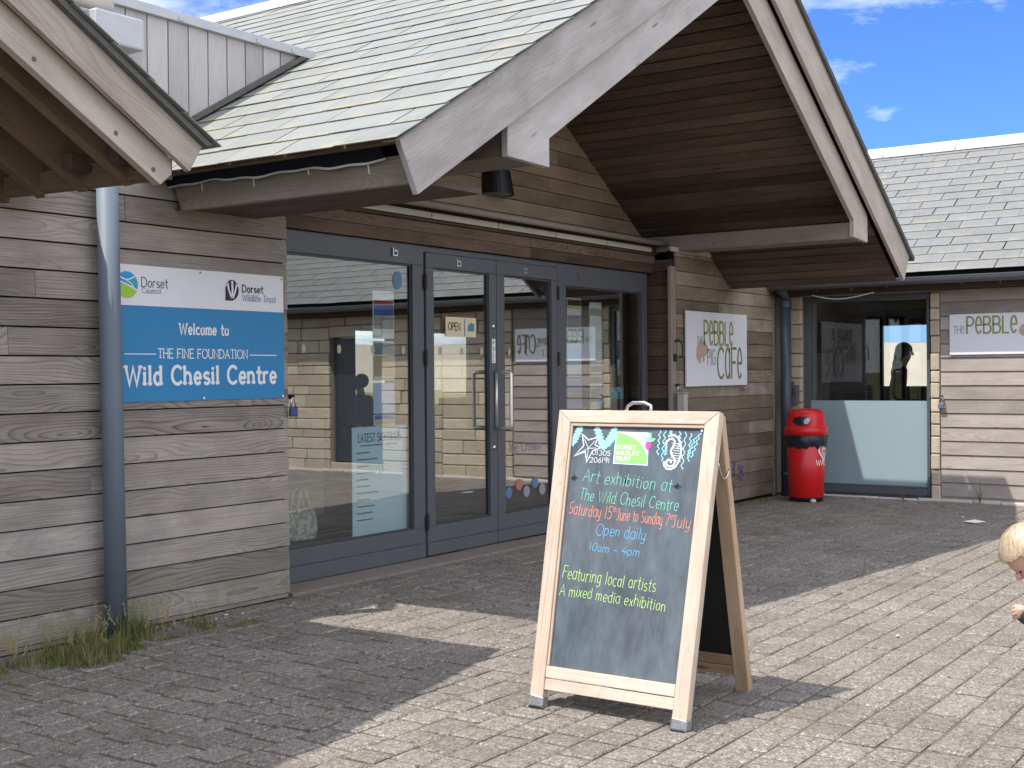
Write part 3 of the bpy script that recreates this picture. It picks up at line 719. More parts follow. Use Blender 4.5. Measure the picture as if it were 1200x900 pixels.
for d, xs in ((DL, 8.094), (DR, 10.094)):
    for z in (.30, 1.64, 2.26):
        mb = MB(); mb.tube([(xs, 6.468, z-.065), (xs, 6.468, z+.065)], .013, 10); mb.box((xs-.022, 6.470, z-.055), (xs+.022, 6.4735, z+.055)); part(mb, 'hinge', m_black, d)
mb = MB(); zs = (1.03, 1.52); hx = 9.06
pts = [(hx, 6.47, zs[0]+.0)]
for c, a0 in (((6.335, zs[0]+.03), 0), ((6.335, zs[1]-.03), 1)):
    for i in range(6):
        a = radians(-90-90*i/5) if a0 == 0 else radians(180-90*i/5)
        pts.append((hx, c[0]+.03*cos(a), c[1]+.03*sin(a)))
pts.append((hx, 6.47, zs[1]))
mb.tube(pts, .0165, 12); mb.tube([(hx, 6.462, zs[0]-.0), (hx, 6.462, zs[1])], .014, 12); part(mb, 'handle', m_bright, DL, smooth=True)
mb = MB(); pts2 = [(x-.0, 6.535+(6.475-y), z) for x, y, z in pts]; mb.tube(pts2, .0125, 10); part(mb, 'handle', m_black, DL, smooth=True)
for z in (.86, 1.92):
    mb = MB(); mb.lathe((0, 0, 0), [(.0, .012), (.020, .012), (.024, 0)], 16); mb.v = [(9.040+a, 6.474-c, z+b) for a, b, c in mb.v]; part(mb, 'lock_cylinder', m_steel, DL, smooth=True)
FY = lambda x0, y0, z0: (lambda u, v, n: (x0+u, y0-n, z0+v))
mb = MB(); f = FY(9.015, 6.4745, 1.60); poly2d(mb, [(0, 0), (.052, 0), (.052, .21), (0, .21)], f, .001)
for i, c in enumerate('PULL'): text(mb, c, (.014, .158-i*.048), (.038, .158-i*.048), .034, .16, f, .003, mi=1)
part(mb, 'pull_plate', [m_white, m_dark_text], DL, recalc=False)
for w, x, z in ((WL, 7.72, 2.475), (DL, 8.55, 2.445), (DR, 9.55, 2.445), (WR, 10.47, 2.45)):
    mb = MB(); mb.box((x-.035, 6.468, z-.032), (x-.026, 6.484, z+.032)); mb.box((x-.025, 6.474, z-.032), (x+.03, 6.484, z-.022)); mb.box((x-.01, 6.474, z+.005), (x+.03, 6.484, z+.016)); mb.box((x+.024, 6.4745, z-.021), (x+.032, 6.484, z+.004)); part(mb, 'latch_bracket', m_steel, w)
def dots(w, xs, z, y):
    for x in xs:
        mb = MB(); mb.face([(x+.022*cos(k*pi/8), y, z+.034*sin(k*pi/8)) for k in range(16)]); part(mb, 'manifestation_dot', m_ply, w, recalc=False)
dots(WL, (6.72, 7.10, 7.48, 7.85), 1.70, 6.513); dots(DL, (8.32, 8.62, 8.90), 1.70, 6.503); dots(DR, (9.32, 9.62, 9.90), 1.70, 6.503)
mb = MB(); f = FY(9.33, 6.503, .80); text(mb, 'Ice Cream', (0, 0), (.50, 0), .085, .10, f, .001, serif=True); part(mb, 'glass_lettering', m_lgrey_text, DR, recalc=False)
for i, (x, z) in enumerate(((9.30, .44), (9.46, .50), (9.58, .43), (9.72, .50), (9.84, .43))):
    mb = MB(); mb.face([(x+.052*cos(k*pi/8), 6.503, z+.052*sin(k*pi/8)) for k in range(16)]); part(mb, 'round_sticker', (m_bluegrey_text, plain('dusty_red', hexc('b06a66'), .7), m_lgrey_text, m_bluegrey_text, m_lgrey_text)[i], DR, recalc=False)

# hall behind the glass
mb = MB()
mb.box((6.21, 6.56, -.045), (16.3, 11.7, -.004), mi=1)
mb.box((6.19, 6.70, 2.60), (16.3, 11.7, 2.70)); mb.box((6.21, 6.55, 2.553), (11.97, 6.70, 2.66))
mb.box((6.10, 6.61, 0), (6.20, 11.6, 2.6)); mb.box((16.2, 6.70, 0), (16.3, 11.6, 2.6))
mb.box((12.04, 6.62, 0), (16.2, 6.70, 2.6))
FYW = 11.5
for a, b in ((6.2, 12.83), (13.60, 14.50), (15.50, 16.2)): mb.box((a, FYW, 0), (b, FYW+.1, 2.6))
for a, b in ((12.83, 13.60), (14.50, 15.50)): mb.box((a, FYW, 0), (b, FYW+.1, 1.02)); mb.box((a, FYW, 2.15), (b, FYW+.1, 2.6))
mb.box((6.25, 6.70, 0), (8.05, 7.15, .25), mi=1)
mb.box((13.9, 10.2, 0), (15.9, 10.9, 1.18), mi=1); mb.box((14.4, 10.3, 1.18), (15.9, 10.8, 1.42)); mb.box((14.95, 10.35, 1.42), (15.9, 10.75, 1.66)); mb.box((9.0, 9.6, 0), (10.2, 10.3, 1.05), mi=2)
part(mb, 'hall_interior', [m_room, m_floor_in, m_room_pale], CEN)
for a, b in ((12.83, 13.60), (14.50, 15.50)):
    f = MB()
    f.box((a, FYW+.02, 1.02), (a+.05, FYW+.08, 2.15)); f.box((b-.05, FYW+.02, 1.02), (b, FYW+.08, 2.15)); f.box((a+.05, FYW+.02, 1.02), (b-.05, FYW+.08, 1.06)); f.box((a+.05, FYW+.02, 2.11), (b-.05, FYW+.08, 2.15))
    w = part(f, 'window', m_alu_d, CEN); g = MB(); g.box((a+.05, FYW+.045, 1.06), (b-.05, FYW+.05, 2.11)); part(g, 'pane', m_glass_far, w)

# ================================================================== LEFT GABLE ROOF
GP = thing('gable_porch', 'small brown timber gable roof with exposed rafters jutting in at the upper left', 'roof', (2.5, 5.6, 2.4))
gs = .612; gt = math.atan(gs); UG = V((cos(gt), 0, -sin(gt)))   # down to the right
A_ = lambda x: 2.606+gs*(4.172-x); B_ = lambda x: 2.478+gs*(4.095-x); Cc = lambda x: 2.473+gs*(4.024-x); D_ = lambda x: 2.407+gs*(3.972-x)
gx = -.4
def gprism(mb, pts, y, t, ud=UG, rnd=None): mb.prism([(a, y, b) for a, b in pts], (0, t, 0), ud, rnd)
mb = MB(); gprism(mb, [(4.095, B_(4.095)), (4.172, A_(4.172)), (gx, A_(gx)), (gx, B_(gx))], 4.70, .035); part(mb, 'bargeboard', m_barge_tan, GP, bevel=.003)
mb = MB(); gprism(mb, [(3.972, D_(3.972)), (4.04, Cc(4.04)), (4.04, B_(4.04)+.02), (gx, B_(gx)+.02), (gx, D_(gx))], 4.765, .05); part(mb, 'bargeboard', m_barge_tan, GP, bevel=.003)
mb = MB(); gprism(mb, [(4.17, A_(4.17)), (4.21, A_(4.21)+.032), (gx, A_(gx)+.032), (gx, A_(gx))], 4.665, 5.3)
part(mb, 'roof', m_slate_edge, GP)
mb = slates((4.235, 4.64, A_(4.235)+.03), -UG, Y1, 0, 4.6, 3.4, .40, .235, V((sin(gt), 0, cos(gt)))); part(mb, 'slate_covering', m_slate_b, GP)
mb = MB(); gprism(mb, [(4.02, A_(4.02)-.005), (4.02, A_(4.02)-.022), (gx, A_(gx)-.022), (gx, A_(gx)-.005)], 4.74, 1.5, rnd=.3); part(mb, 'soffit', m_rafter, GP)
for i, y in enumerate((5.02, 5.37, 5.72, 6.03)):
    mb = MB(); gprism(mb, [(4.02, D_(4.02)+.055), (4.02, A_(4.02)-.024), (gx, A_(gx)-.024), (gx, D_(gx)+.055)], y, .07, rnd=.13+i*.23); part(mb, 'rafter', m_rafter, GP, bevel=.004)
mb = MB(); mb.prism([(3.985, 4.80, 2.445), (3.985, 6.15, 2.470), (4.075, 6.15, 2.470), (4.075, 4.80, 2.445)], (0, 0, .10), (0, 1, 0)); part(mb, 'eave_plate', m_rafter, GP, bevel=.005)
for y in (4.93, 5.285):
    mb = MB(); mb.box((3.86, y, 2.52), (3.98, y+.07, 2.60)); part(mb, 'rafter_bracket', plain('rusty_bracket', C4(.07, .045, .03), .8, var=.4, scale=25), GP, bevel=.006)
for x_, dz in ((3.30, .045), (3.72, .05), (3.93, .04)):
    mb = MB(); mb.face([(x_+.012*cos(k*pi/6), 4.7635, D_(x_)+dz+.012*sin(k*pi/6)) for k in range(12)]); part(mb, 'bolt_hole', m_slate_edge, GP, recalc=False)
def lclip(z): return (max(0, 6.2-(3.1+ (3.02+gs*4.4-z)*0)) if False else max(0., gx-(A_(gx)-z)/gs+6), min(9.98, (4.172-(z-2.606)/gs)+6))
mb = MB(); clad(mb, (-6, 6.19, 0), X1, -Y1, 10, 2.76, 4.9, .1595, gap=.009, clip=lclip, rs=random.Random(55)); part(mb, 'gable_wall', m_wood_grey, GP)
mb = MB(); mb.prism([(-6, 6.195, 2.74), (3.9, 6.195, 2.74), (gx, 6.195, A_(gx)-.03)], (0, .05, 0)); part(mb, 'gable_wall_backing', m_black_felt, GP)
# the far (left) slope, outside the frame
mb = MB(); mb.prism([(gx, 4.70, A_(gx)+.03), (gx, 4.70, D_(gx)), (gx-4.4, 4.70, D_(gx)-gs*4.4), (gx-4.4, 4.70, A_(gx)+.03-gs*4.4)], (0, 5.2, 0)); part(mb, 'roof', m_slate_edge, GP)

# ================================================================== CAFE WING
CAF = thing('cafe_wing', 'long low cafe wing on the right with slate roof, frosted window and stone piers', 'building', (14.8, 3, 0))
WX = 14.8
def stones(mb, y0, y1, z0, z1, x=WX, rs=random.Random(31), t=.05):
    z = z0
    while z < z1-.02:
        h = min(rs.choice((.14, .16, .18, .20)), z1-z); y = y0
        while y < y1-.01:
            l = min(rs.uniform(.30, .85), y1-y)
            if y1-(y+l) < .12: l = y1-y
            mb.board((x+.01, y+l-.005, z+.005), -Y1, Z1, -X1, l-.01, h-.01, t+rs.uniform(-.008, .012), rs.random()); y += l
        z += h
# openings in the stone wall further along (seen mirrored in the entrance glass)
for nm, segs in (('stone_pier', [(5.935, 6.12, 0, 2.42)]), ('stone_pier', [(4.275, 4.385, 0, 2.42)]), ('stone_wall', [(.36, 1.5, 0, 2.42), (1.5, 2.76, 0, 2.42)]), ('stone_wall', [(-9, -.72, 0, 2.42)]), ('stone_wall', [(-.72, .36, 0, .14)]), ('stone_wall', [(-.72, .36, 2.1, 2.42)])):
    mb = MB()
    for q in segs: stones(mb, *q)
    part(mb, nm, m_stone, CAF, bevel=.012)
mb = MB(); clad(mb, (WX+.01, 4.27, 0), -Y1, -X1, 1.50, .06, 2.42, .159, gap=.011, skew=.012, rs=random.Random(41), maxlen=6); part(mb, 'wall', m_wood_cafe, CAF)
mb = MB()
for a, b in ((5.93, 6.3), (-9, 4.38)):
    if b > 6: mb.box((WX+.012, a, 0), (WX+.25, b, 2.5))
mb.box((WX+.012, .36, 0), (WX+.25, 4.385, 2.5)); mb.box((WX+.012, -9, 0), (WX+.25, -.72, 2.5)); mb.box((WX+.012, -.72, 0), (WX+.25, .36, .13)); mb.box((WX+.012, -.72, 2.1), (WX+.25, .36, 2.5)); mb.box((WX+.012, 4.38, 2.41), (WX+.25, 5.94, 2.5))
part(mb, 'wall_core', plain('stone_mortar', C4(.40, .35, .27), .9), CAF)
mb = MB(); mb.box((WX+.06, -.70, .15), (WX+.10, .34, 2.09), .3, 2); part(mb, 'shutter', m_alu_d, CAF)
# window frame
f = MB(); y0, y1 = 4.40, 5.925
f.box((WX+.0, y1-.075, .05), (WX+.07, y1, 2.405)); f.box((WX, y0, .05), (WX+.07, y0+.035, 2.405)); f.box((WX, y0+.036, 2.335), (WX+.07, y1-.076, 2.405)); f.box((WX-.004, y0+.036, .045), (WX+.07, y1-.076, .125)); f.box((WX+.02, y0+.036, .126), (WX+.06, y1-.076, .15))
w = part(f, 'window', m_alu, CAF, bevel=.003)
g = MB(); g.box((WX+.035, y0+.036, 1.151), (WX+.041, y1-.076, 2.334)); part(g, 'pane', m_glass_plain, w)
g = MB(); g.box((WX+.033, y0+.036, .151), (WX+.043, y1-.076, 1.149)); part(g, 'frosted_pane', m_frost, w)
mb = MB(); mb.box((WX-.03, y0-.01, .012), (WX+.05, y1+.01, .043)); part(mb, 'sill', m_alu_d, w)
# cafe room
mb = MB(); XF = 19.
mb.box((14.9, 3.4, -.045), (19.1, 6.55, -.004), mi=1); mb.box((15.06, 3.3, 2.42), (19.1, 6.6, 2.5)); mb.box((15.06, 3.3, 0), (19.1, 3.4, 2.42)); mb.box((15.06, 6.47, 0), (19.1, 6.57, 2.42))
mb.box((XF, 3.4, 0), (XF+.1, 5.60, 2.42)); mb.box((XF, 6.40, 0), (XF+.1, 6.47, 2.42)); mb.box((XF, 5.60, 0), (XF+.1, 6.40, 1.27)); mb.box((XF, 5.60, 2.185), (XF+.1, 6.40, 2.42))
mb.box((15.0, 5.86, 0), (15.06, 6.47, 2.42), mi=2); mb.box((16.6, 6.40, 1.0), (16.9, 6.468, 1.75), mi=2); mb.box((17.3, 6.30, .0), (18.9, 6.46, 1.2))
part(mb, 'cafe_interior', [m_room, m_floor_in, m_room_pale], CAF)
f = MB(); f.box((XF+.02, 5.60, 1.27), (XF+.08, 5.64, 2.185)); f.box((XF+.02, 6.36, 1.27), (XF+.08, 6.40, 2.185)); w2 = part(f, 'window', m_alu_d, CAF)
g = MB(); g.box((XF+.04, 5.64, 1.27), (XF+.045, 6.36, 2.185)); part(g, 'pane', m_glass_far, w2)
# eaves, gutter, roof
mb = MB(); mb.box((14.52, -9, 2.425), (14.82, 6.30, 2.445), .3, 1); mb.box((14.50, -9, 2.447), (14.522, 6.5, 2.60), .6, 1); part(mb, 'fascia', m_wood_dark, CAF)
gm = MB(); n = 10
prof = [(14.385+.062*cos(radians(180+180*i/n)), 2.55+.075*sin(radians(180+180*i/n))) for i in range(n+1)]
prof2 = [(14.385+.055*cos(radians(360-180*i/n)), 2.55+.067*sin(radians(360-180*i/n))) for i in range(n+1)]
pp = prof+prof2
for i in range(len(pp)):
    a, b = pp[i], pp[(i+1) % len(pp)]; gm.face([(a[0], -9, a[1]), (b[0], -9, b[1]), (b[0], 6.2, b[1]), (a[0], 6.2, a[1])])
gm.box((14.319, -9, 2.546), (14.335, 6.2, 2.558)); GUT = part(gm, 'gutter', m_alu, CAF)
cs = .607; ct = math.atan(cs); RX = 17.55; RZ = lambda x: 2.615+cs*(x-14.42)
mb = MB(); mb.prism([(14.50, -9, RZ(14.50)-.10), (14.46, -9, RZ(14.46)-.012), (RX, -9, RZ(RX)-.012), (2*RX-14.46, -9, RZ(14.46)-.012), (2*RX-14.5, -9, RZ(14.5)-.1)], (0, 16.2, 0)); part(mb, 'roof', m_black_felt, CAF)
UC = V((cos(ct), 0, sin(ct))); NC = V((-sin(ct), 0, cos(ct)))
part(slates((14.405, -6.5, RZ(14.405)), UC, Y1, 0, 13.8, (RX-14.405)/cos(ct), .42, .215, NC, rs=random.Random(77)), 'slate_covering', m_slate_b, CAF)
part(slates((14.405, -9, RZ(14.405)), UC, Y1, 0, 2.5, (RX-14.405)/cos(ct), .42, .215, NC, rs=random.Random(78)), 'slate_covering', m_slate_b, CAF)
mb = MB(); y = -8.9
while y < 7.1:
    mb.prism([(RX-.17, y, RZ(RX-.17)+.035), (RX-.16, y, RZ(RX-.16)+.075), (RX, y, RZ(RX)+.10), (RX+.16, y, RZ(RX-.16)+.075), (RX+.17, y, RZ(RX-.17)+.035)], (0, .97, 0)); y += .98
part(mb, 'ridge', m_ridge, CAF, bevel=.008)

# ================================================================== SIGNS
def screw(mb, f, u, v, r=.009, off=.004, mi=0): mb.face([f(u+r*cos(k*pi/5), v+r*sin(k*pi/5), off) for k in range(10)], None, .5, mi)
# welcome sign
sx0, sz0, sw, sh = 4.55, 1.353, 1.605, .818; y0 = 6.15
WS = thing('welcome_sign', 'blue and white welcome sign board screwed to the weathered cladding beside the drainpipe', 'sign', (5.3, 6.15, 1.35))
f = FY(sx0, y0, sz0)
mb = MB(); mb.box((sx0+.15, y0, sz0), (sx0+sw, y0+.012, sz0+.576)); part(mb, 'blue_panel', m_blue, WS)
mb = MB(); mb.box((sx0+.15, y0, sz0+.5765), (sx0+sw, y0+.012, sz0+sh)); part(mb, 'white_band', m_white_cool, WS)
mb = MB()
text(mb, 'Welcome to', (.711, .413), (1.115, .413), .066, .175, f, .002, serif=True)
text(mb, 'THE FINE FOUNDATION', (.543, .264), (1.279, .264), .056, .12, f, .002, serif=True)
text(mb, 'Wild Chesil Centre', (.302, .104), (1.536, .104), .110, .185, f, .002, serif=True)
part(mb, 'white_lettering', m_white, WS, recalc=False)
for a_, b_ in ((.297, .527), (1.295, 1.536)):
    mb = MB(); ribbon(mb, [(a_, .287), (b_, .287)], .006, f, .002); part(mb, 'rule_line', m_white, WS, recalc=False)
mb = MB(); text(mb, 'Dorset', (.426, .690), (.626, .690), .057, .10, f, .002); part(mb, 'council_lettering', m_grey_text, WS, recalc=False)
mb = MB(); text(mb, 'Council', (.429, .653), (.571, .653), .032, .10, f, .002); part(mb, 'council_lettering', m_grey_text, WS, recalc=False)
mb = MB(); text(mb, 'Dorset', (1.234, .697), (1.420, .697), .046, .17, f, .002, serif=True); part(mb, 'trust_name', m_dark_text, WS, recalc=False)
mb = MB(); text(mb, 'Wildlife Trust', (1.234, .640), (1.536, .640), .040, .11, f, .002, serif=True); part(mb, 'trust_subtitle', m_bluegrey_text, WS, recalc=False)
# round hills emblem
mb = MB(); cx, cy, R = .318, .697, .080
circ = lambda a0, a1, n=24: [(cx+R*cos(radians(a0+(a1-a0)*i/n)), cy+R*sin(radians(a0+(a1-a0)*i/n))) for i in range(n+1)]
poly2d(mb, circ(0, 360)[:-1], f, .0012, 0)
poly2d(mb, circ(-18, 38) + [(cx+.02, cy+.035)], f, .0016, 1)
poly2d(mb, circ(-168, -22) + [(cx+.02, cy-.004), (cx-.03, cy+.006)], f, .0020, 2)
ribbon(mb, [(cx-.074, cy+.022), (cx-.02, cy+.008), (cx+.03, cy-.010), (cx+.069, cy-.030)], .010, f, .0024, 3)
ribbon(mb, [(cx-.06, cy+.046), (cx-.01, cy+.030), (cx+.02, cy+.034), (cx+.056, cy+.050)], .008, f, .0028, 3)
ribbon(mb, [(cx-.01, cy+.030), (cx+.03, cy+.01), (cx+.05, cy-.015)], .006, f, .0029, 3)
part(mb, 'hills_emblem', [m_cyan, m_teal, m_green, m_white], WS, recalc=False)
# badger head emblem
mb = MB(); bx, by = 1.145, .702
poly2d(mb, [(bx-.058, by-.066), (bx+.005, by-.066)] + [(bx+.058*cos(radians(a)), by+.004+.066*sin(radians(a))) for a in range(-80, 200, 12)] + [(bx-.056, by-.02)], f, .0012, 0)
for pts, w in (([(bx-.034, by+.046), (bx-.030, by+.01), (bx-.006, by-.045)], .013), ([(bx+.002, by+.058), (bx+.004, by+.01), (bx+.001, by-.05)], .016), ([(bx+.040, by+.046), (bx+.032, by+.01), (bx+.010, by-.045)], .013), ([(bx-.052, by+.030), (bx-.036, by+.040)], .010), ([(bx+.040, by+.044), (bx+.05, by+.03)], .010)):
    ribbon(mb, pts, w, f, .0018, 1)
mb.face([f(bx+.001+.008*cos(k*pi/4), by-.056+.007*sin(k*pi/4), .0024) for k in range(8)], None, .5, 0)
part(mb, 'badger_emblem', [m_dark_text, m_white], WS, recalc=False)
for u, v in ((1.59, .014), (.90, .014), (.88, .802), (1.588, .80)):
    mb = MB(); screw(mb, f, u, v, .008); part(mb, 'screw', m_white if v < .1 else m_lgrey_text, WS, recalc=False)

def pig(mb, f, x, y, s, off=.002, mi=0):
    P = [(0, .30), (.05, .62), (.22, .88), (.48, .95), (.62, .86), (.70, .98), (.76, .84), (.92, .70), (1.0, .52), (.97, .42), (.84, .40), (.74, .30), (.66, .30), (.64, .05), (.54, .05), (.50, .26), (.40, .26), (.38, 0), (.22, 0), (.20, .14), (.10, .10), (.06, .22)]
    poly2d(mb, [(x+a*s, y+b*s*.9) for a, b in P], f, off, mi)
# square cafe sign
SQ = thing('square_cafe_sign', 'square white sign with tall olive lettering on the shaded timber wall right of the doors', 'sign', (12.9, 6.18, 1.35))
mb = MB(); mb.box((12.13, 6.165, 1.352), (13.665, 6.185, 2.162)); part(mb, 'panel', m_white_cool, SQ, bevel=.003)
f = FY(12.13, 6.165, 1.352)
mb = MB(); text(mb, 'P\u03b5BBL\u03b5', (.42, .455), (1.165, .455), .255, .115, f, .002); part(mb, 'upper_lettering', m_olive, SQ, recalc=False)
mb = MB(); text(mb, 'C\u03b1F\u03b5', (.75, .085), (1.405, .085), .335, .095, f, .002); part(mb, 'lower_lettering', m_olive_d, SQ, recalc=False)
mb = MB(); text(mb, 'TH\u03b5', (.245, .455), (.385, .455), .085, .10, f, .002); text(mb, 'PIG', (.50, .235), (.70, .235), .165, .10, f, .002); part(mb, 'small_lettering', m_lgrey_text, SQ, recalc=False)
mb = MB(); pig(mb, f, .225, .245, .30); part(mb, 'pig_emblem', m_pig, SQ, recalc=False)
# long cafe sign on the wing
LG = thing('long_cafe_sign', 'long white sign with olive lettering on the sunlit cafe wing at the right edge', 'sign', (14.77, 3.5, 1.67))
FXm = lambda x0, y0, z0: (lambda u, v, n: (x0-n, y0-u, z0+v))
mb = MB(); mb.box((14.760, 2.82, 1.677), (14.775, 4.162, 2.138), ax=1); part(mb, 'panel', m_white_cool, LG, bevel=.003)
f = FXm(14.760, 4.162, 1.677)
mb = MB(); text(mb, 'P\u03b5BBL\u03b5', (.195, .24), (.745, .24), .185, .11, f, .002); part(mb, 'left_lettering', m_olive, LG, recalc=False)
mb = MB(); text(mb, 'C\u03b1F\u03b5', (1.0, .12), (1.31, .12), .25, .10, f, .002); part(mb, 'right_lettering', m_olive_d, LG, recalc=False)
mb = MB(); text(mb, 'TH\u03b5', (.045, .24), (.165, .24), .088, .08, f, .002); text(mb, 'PIG', (.91, .20), (.985, .20), .12, .09, f, .002); part(mb, 'small_lettering', m_lgrey_text, LG, recalc=False)
mb = MB(); pig(mb, f, .755, .20, .16); part(mb, 'pig_emblem', m_pig, LG, recalc=False)

# ================================================================== PIPES, LAMP, PADLOCKS
def pipe_on(t, path, r, mat, name='pipe', n=20):
    mb = MB(); mb.tube(path, r, n); return part(mb, name, mat, t, smooth=True)
DP = thing('drainpipe', 'blue grey round drainpipe standing in front of the weathered cladding left of the welcome sign', 'drainpipe', (4.70, 6.06, 0))
pipe_on(DP, [(4.70, 6.06, -.01), (4.665, 6.06, 2.80)], .062, m_pipe)
pipe_on(DP, [(4.665, 6.06, 2.78), (4.665, 6.07, 2.95), (4.70, 6.3, 3.25), (4.8, 6.45, 3.52)], .06, m_pipe, 'upper_bend')
DP2 = thing('drainpipe', 'dark drainpipe in the shaded corner behind the red litter bin', 'drainpipe', (14.56, 6.07, 0))
pipe_on(DP2, [(14.56, 6.06, -.01), (14.56, 6.06, 2.36)], .064, m_pipe_d)
pipe_on(DP2, [(14.56, 6.06, 2.36), (14.55, 6.06, 2.44), (14.40, 6.06, 2.50)], .06, m_pipe_d, 'outlet_bend')
mb = MB(); mb.tube([(14.56, 6.06, 2.28), (14.56, 6.06, 2.36)], .072, 20); part(mb, 'collar', m_pipe_d, DP2)
for z in (.25, 1.35):
    mb = MB(); mb.tube([(14.56, 6.06, z), (14.56, 6.06, z+.035)], .070, 20); mb.box((14.56, 6.03, z+.003), (14.80, 6.09, z+.03)); part(mb, 'bracket', m_pipe_d, DP2)

LP = thing('wall_lamp', 'black half-round downlight fixed to the gable cladding under the canopy', 'lamp', (9.6, 6.86, 3.15))
mb = MB(); n = 16
def half(r, z): return [(9.60+r*cos(radians(180+180*i/n)), 6.862+r*1.05*sin(radians(180+180*i/n)), z) for i in range(n+1)]
a, b = half(.155, 3.385), half(.19, 3.165)
for i in range(n): mb.face([b[i], b[i+1], a[i+1], a[i]])
mb.face(a); part(mb, 'shade', m_black, LP)
mb = MB(); mb.face(half(.175, 3.175)[::-1]); 
lo = half(.175, 3.175); l2 = half(.13, 3.155)
for i in range(n): mb.face([l2[i], l2[i+1], lo[i+1], lo[i]])
mb.face(l2); part(mb, 'diffuser', m_lgrey_text, LP)
mb = MB(); mb.box((9.42, 6.855, 3.18), (9.78, 6.87, 3.39)); part(mb, 'back_plate', m_black, LP)

def padlock(c, N, U, label, body, closed=True):
    c = V(c); N = V(N); U = V(U)
    t = thing('padlock', label, 'padlock', tuple(c), 'padlocks hanging on the walls')
    P = lambda u, v, n: c+U*u+Z1*v+N*n
    mb = MB(); mb.board(P(-.032, -.075, .0), U, Z1, N, .064, .062, .03); part(mb, 'body', body, t, bevel=.008)
    mb = MB(); mb.tube([P(-.02, -.014, .015), P(-.02, .03, .015)] + [P(.02*-cos(k*pi/6), .03+.022*sin(k*pi/6), .015) for k in range(1, 6)] + [P(.02, .03, .015), P(.02, -.014, .015)], .006, 8); part(mb, 'shackle', m_steel, t, smooth=True)
    mb = MB(); mb.board(P(-.012, .045, -.02), U, Z1, N, .024, .03, .04); part(mb, 'hasp', m_black, t)
    return t
m_lockblue = plain('navy_lock', hexc('35457a'), .45)
m_lockgrey = plain('slate_lock', hexc('5d6a80'), .45)
padlock((6.225, 6.15, 1.30), -Y1, X1, 'navy padlock on the corner of the cladding below the welcome sign', m_lockblue)
padlock((11.93, 6.17, 1.31), -Y1, X1, 'navy padlock on the timber post behind the chalkboard, right of the doors', m_lockblue)
padlock((14.755, 4.255, 1.14), -X1, -Y1, 'grey padlock on the sunlit boards right of the frosted window', m_lockgrey)
t = thing('door_hook', 'black iron hook fixed to the timber post between the doors and the square sign', 'hook', (11.93, 6.18, 1.75))
mb = MB(); mb.tube([(11.93, 6.20, 1.83), (11.93, 6.15, 1.845), (11.96, 6.13, 1.80), (11.97, 6.13, 1.72), (11.95, 6.13, 1.66), (11.92, 6.14, 1.665)], .010, 8); part(mb, 'hook_rod', m_black, t, smooth=True)
mb = MB(); mb.box((11.905, 6.185, 1.62), (11.955, 6.2045, 1.70)); part(mb, 'plate', m_black, t, bevel=.004)
t = thing('meter_box', 'small dark metal box on the left stone pier above the bin', 'box', (14.74, 6.02, 1.15))
mb = MB(); mb.box((14.66, 5.965, 1.10), (14.745, 6.075, 1.34)); part(mb, 'case', m_slate_edge, t, bevel=.01)
mb = MB(); mb.box((14.652, 5.985, 1.22), (14.659, 6.055, 1.30)); part(mb, 'cover', m_pipe_d, t)
mb = MB(); mb.tube([(14.50, 5.70+(-.75)*i/16, 2.415-.06*sin(pi*i/16)*(1.25-.5*i/16)) for i in range(17)], .006, 8)
tag(mb.build('loose_cable', m_white, smooth=True), 'thin white cable sagging under the gutter above the frosted window', 'cable')

# ================================================================== LITTER BIN
BN = thing('litter_bin', 'red plastic litter bin with domed lid and dark liner beside the frosted window', 'litter bin', (14.08, 5.62, 0))
bc = (14.08, 5.62, 0); _lathe = MB.lathe
MB.lathe = lambda s, c, prof, *a, **k: _lathe(s, c, [(r*.93, z) for r, z in prof], *a, **k)
mb = MB(); mb.lathe(bc, [(.0, .0), (.205, .0), (.208, .05)], 36); part(mb, 'base', m_black, BN, smooth=True)
mb = MB(); mb.lathe(bc, [(.205, .045), (.212, .05), (.238, .67), (.232, .675), (0, .675)], 40); part(mb, 'body', m_red, BN, smooth=True)
mb = MB(); rr = random.Random(2); n = 60
pr = []
for lvl, (r, z, amp) in enumerate(((.228, .635, .003), (.238, .68, .012), (.243, .725, .010), (.232, .77, .003))):
    pr.append([(bc[0]+(r+amp*rr.uniform(-1, 1))*cos(2*pi*k/n), bc[1]+(r+amp*rr.uniform(-1, 1))*sin(2*pi*k/n), z+(rr.uniform(-.03, .012) if lvl == 0 else 0)) for k in range(n)])
for l in range(3):
    for k in range(n): mb.face([pr[l][k], pr[l][(k+1) % n], pr[l+1][(k+1) % n], pr[l+1][k]])
k = int(n*(-.14) % n); tail = pr[1]
mb.face([(bc[0]+.25, bc[1]-.10, .77), (bc[0]+.30, bc[1]-.17, .745), (bc[0]+.24, bc[1]-.13, .70)])
part(mb, 'liner', m_bag, BN, smooth=True)
mb = MB(); mb.lathe(bc, [(.246, .762), (.270, .766), (.274, .84), (.262, .853), (.246, .86), (.232, .99), (.215, 1.035), (.17, 1.062), (.08, 1.072), (0, 1.073)], 44); part(mb, 'lid', m_red, BN, smooth=True)
ca = atan2(-5.62, -14.08) - radians(12)
mb = MB(); pts = []
for k in range(24):
    a = 2*pi*k/24; th = ca+.50*cos(a)*(1 if True else 0); z = .935+.052*sin(a); r = (.246-(z-.86)*.108)*.93+.004
    pts.append((bc[0]+r*cos(th), bc[1]+r*sin(th), z))
ctr = (bc[0]+.232*cos(ca), bc[1]+.232*sin(ca), .935)
for k in range(24): mb.face([ctr, pts[k], pts[(k+1) % 24]])
OP = part(mb, 'opening', m_black, BN, recalc=False)
mb = MB(); th = ca+.27; 
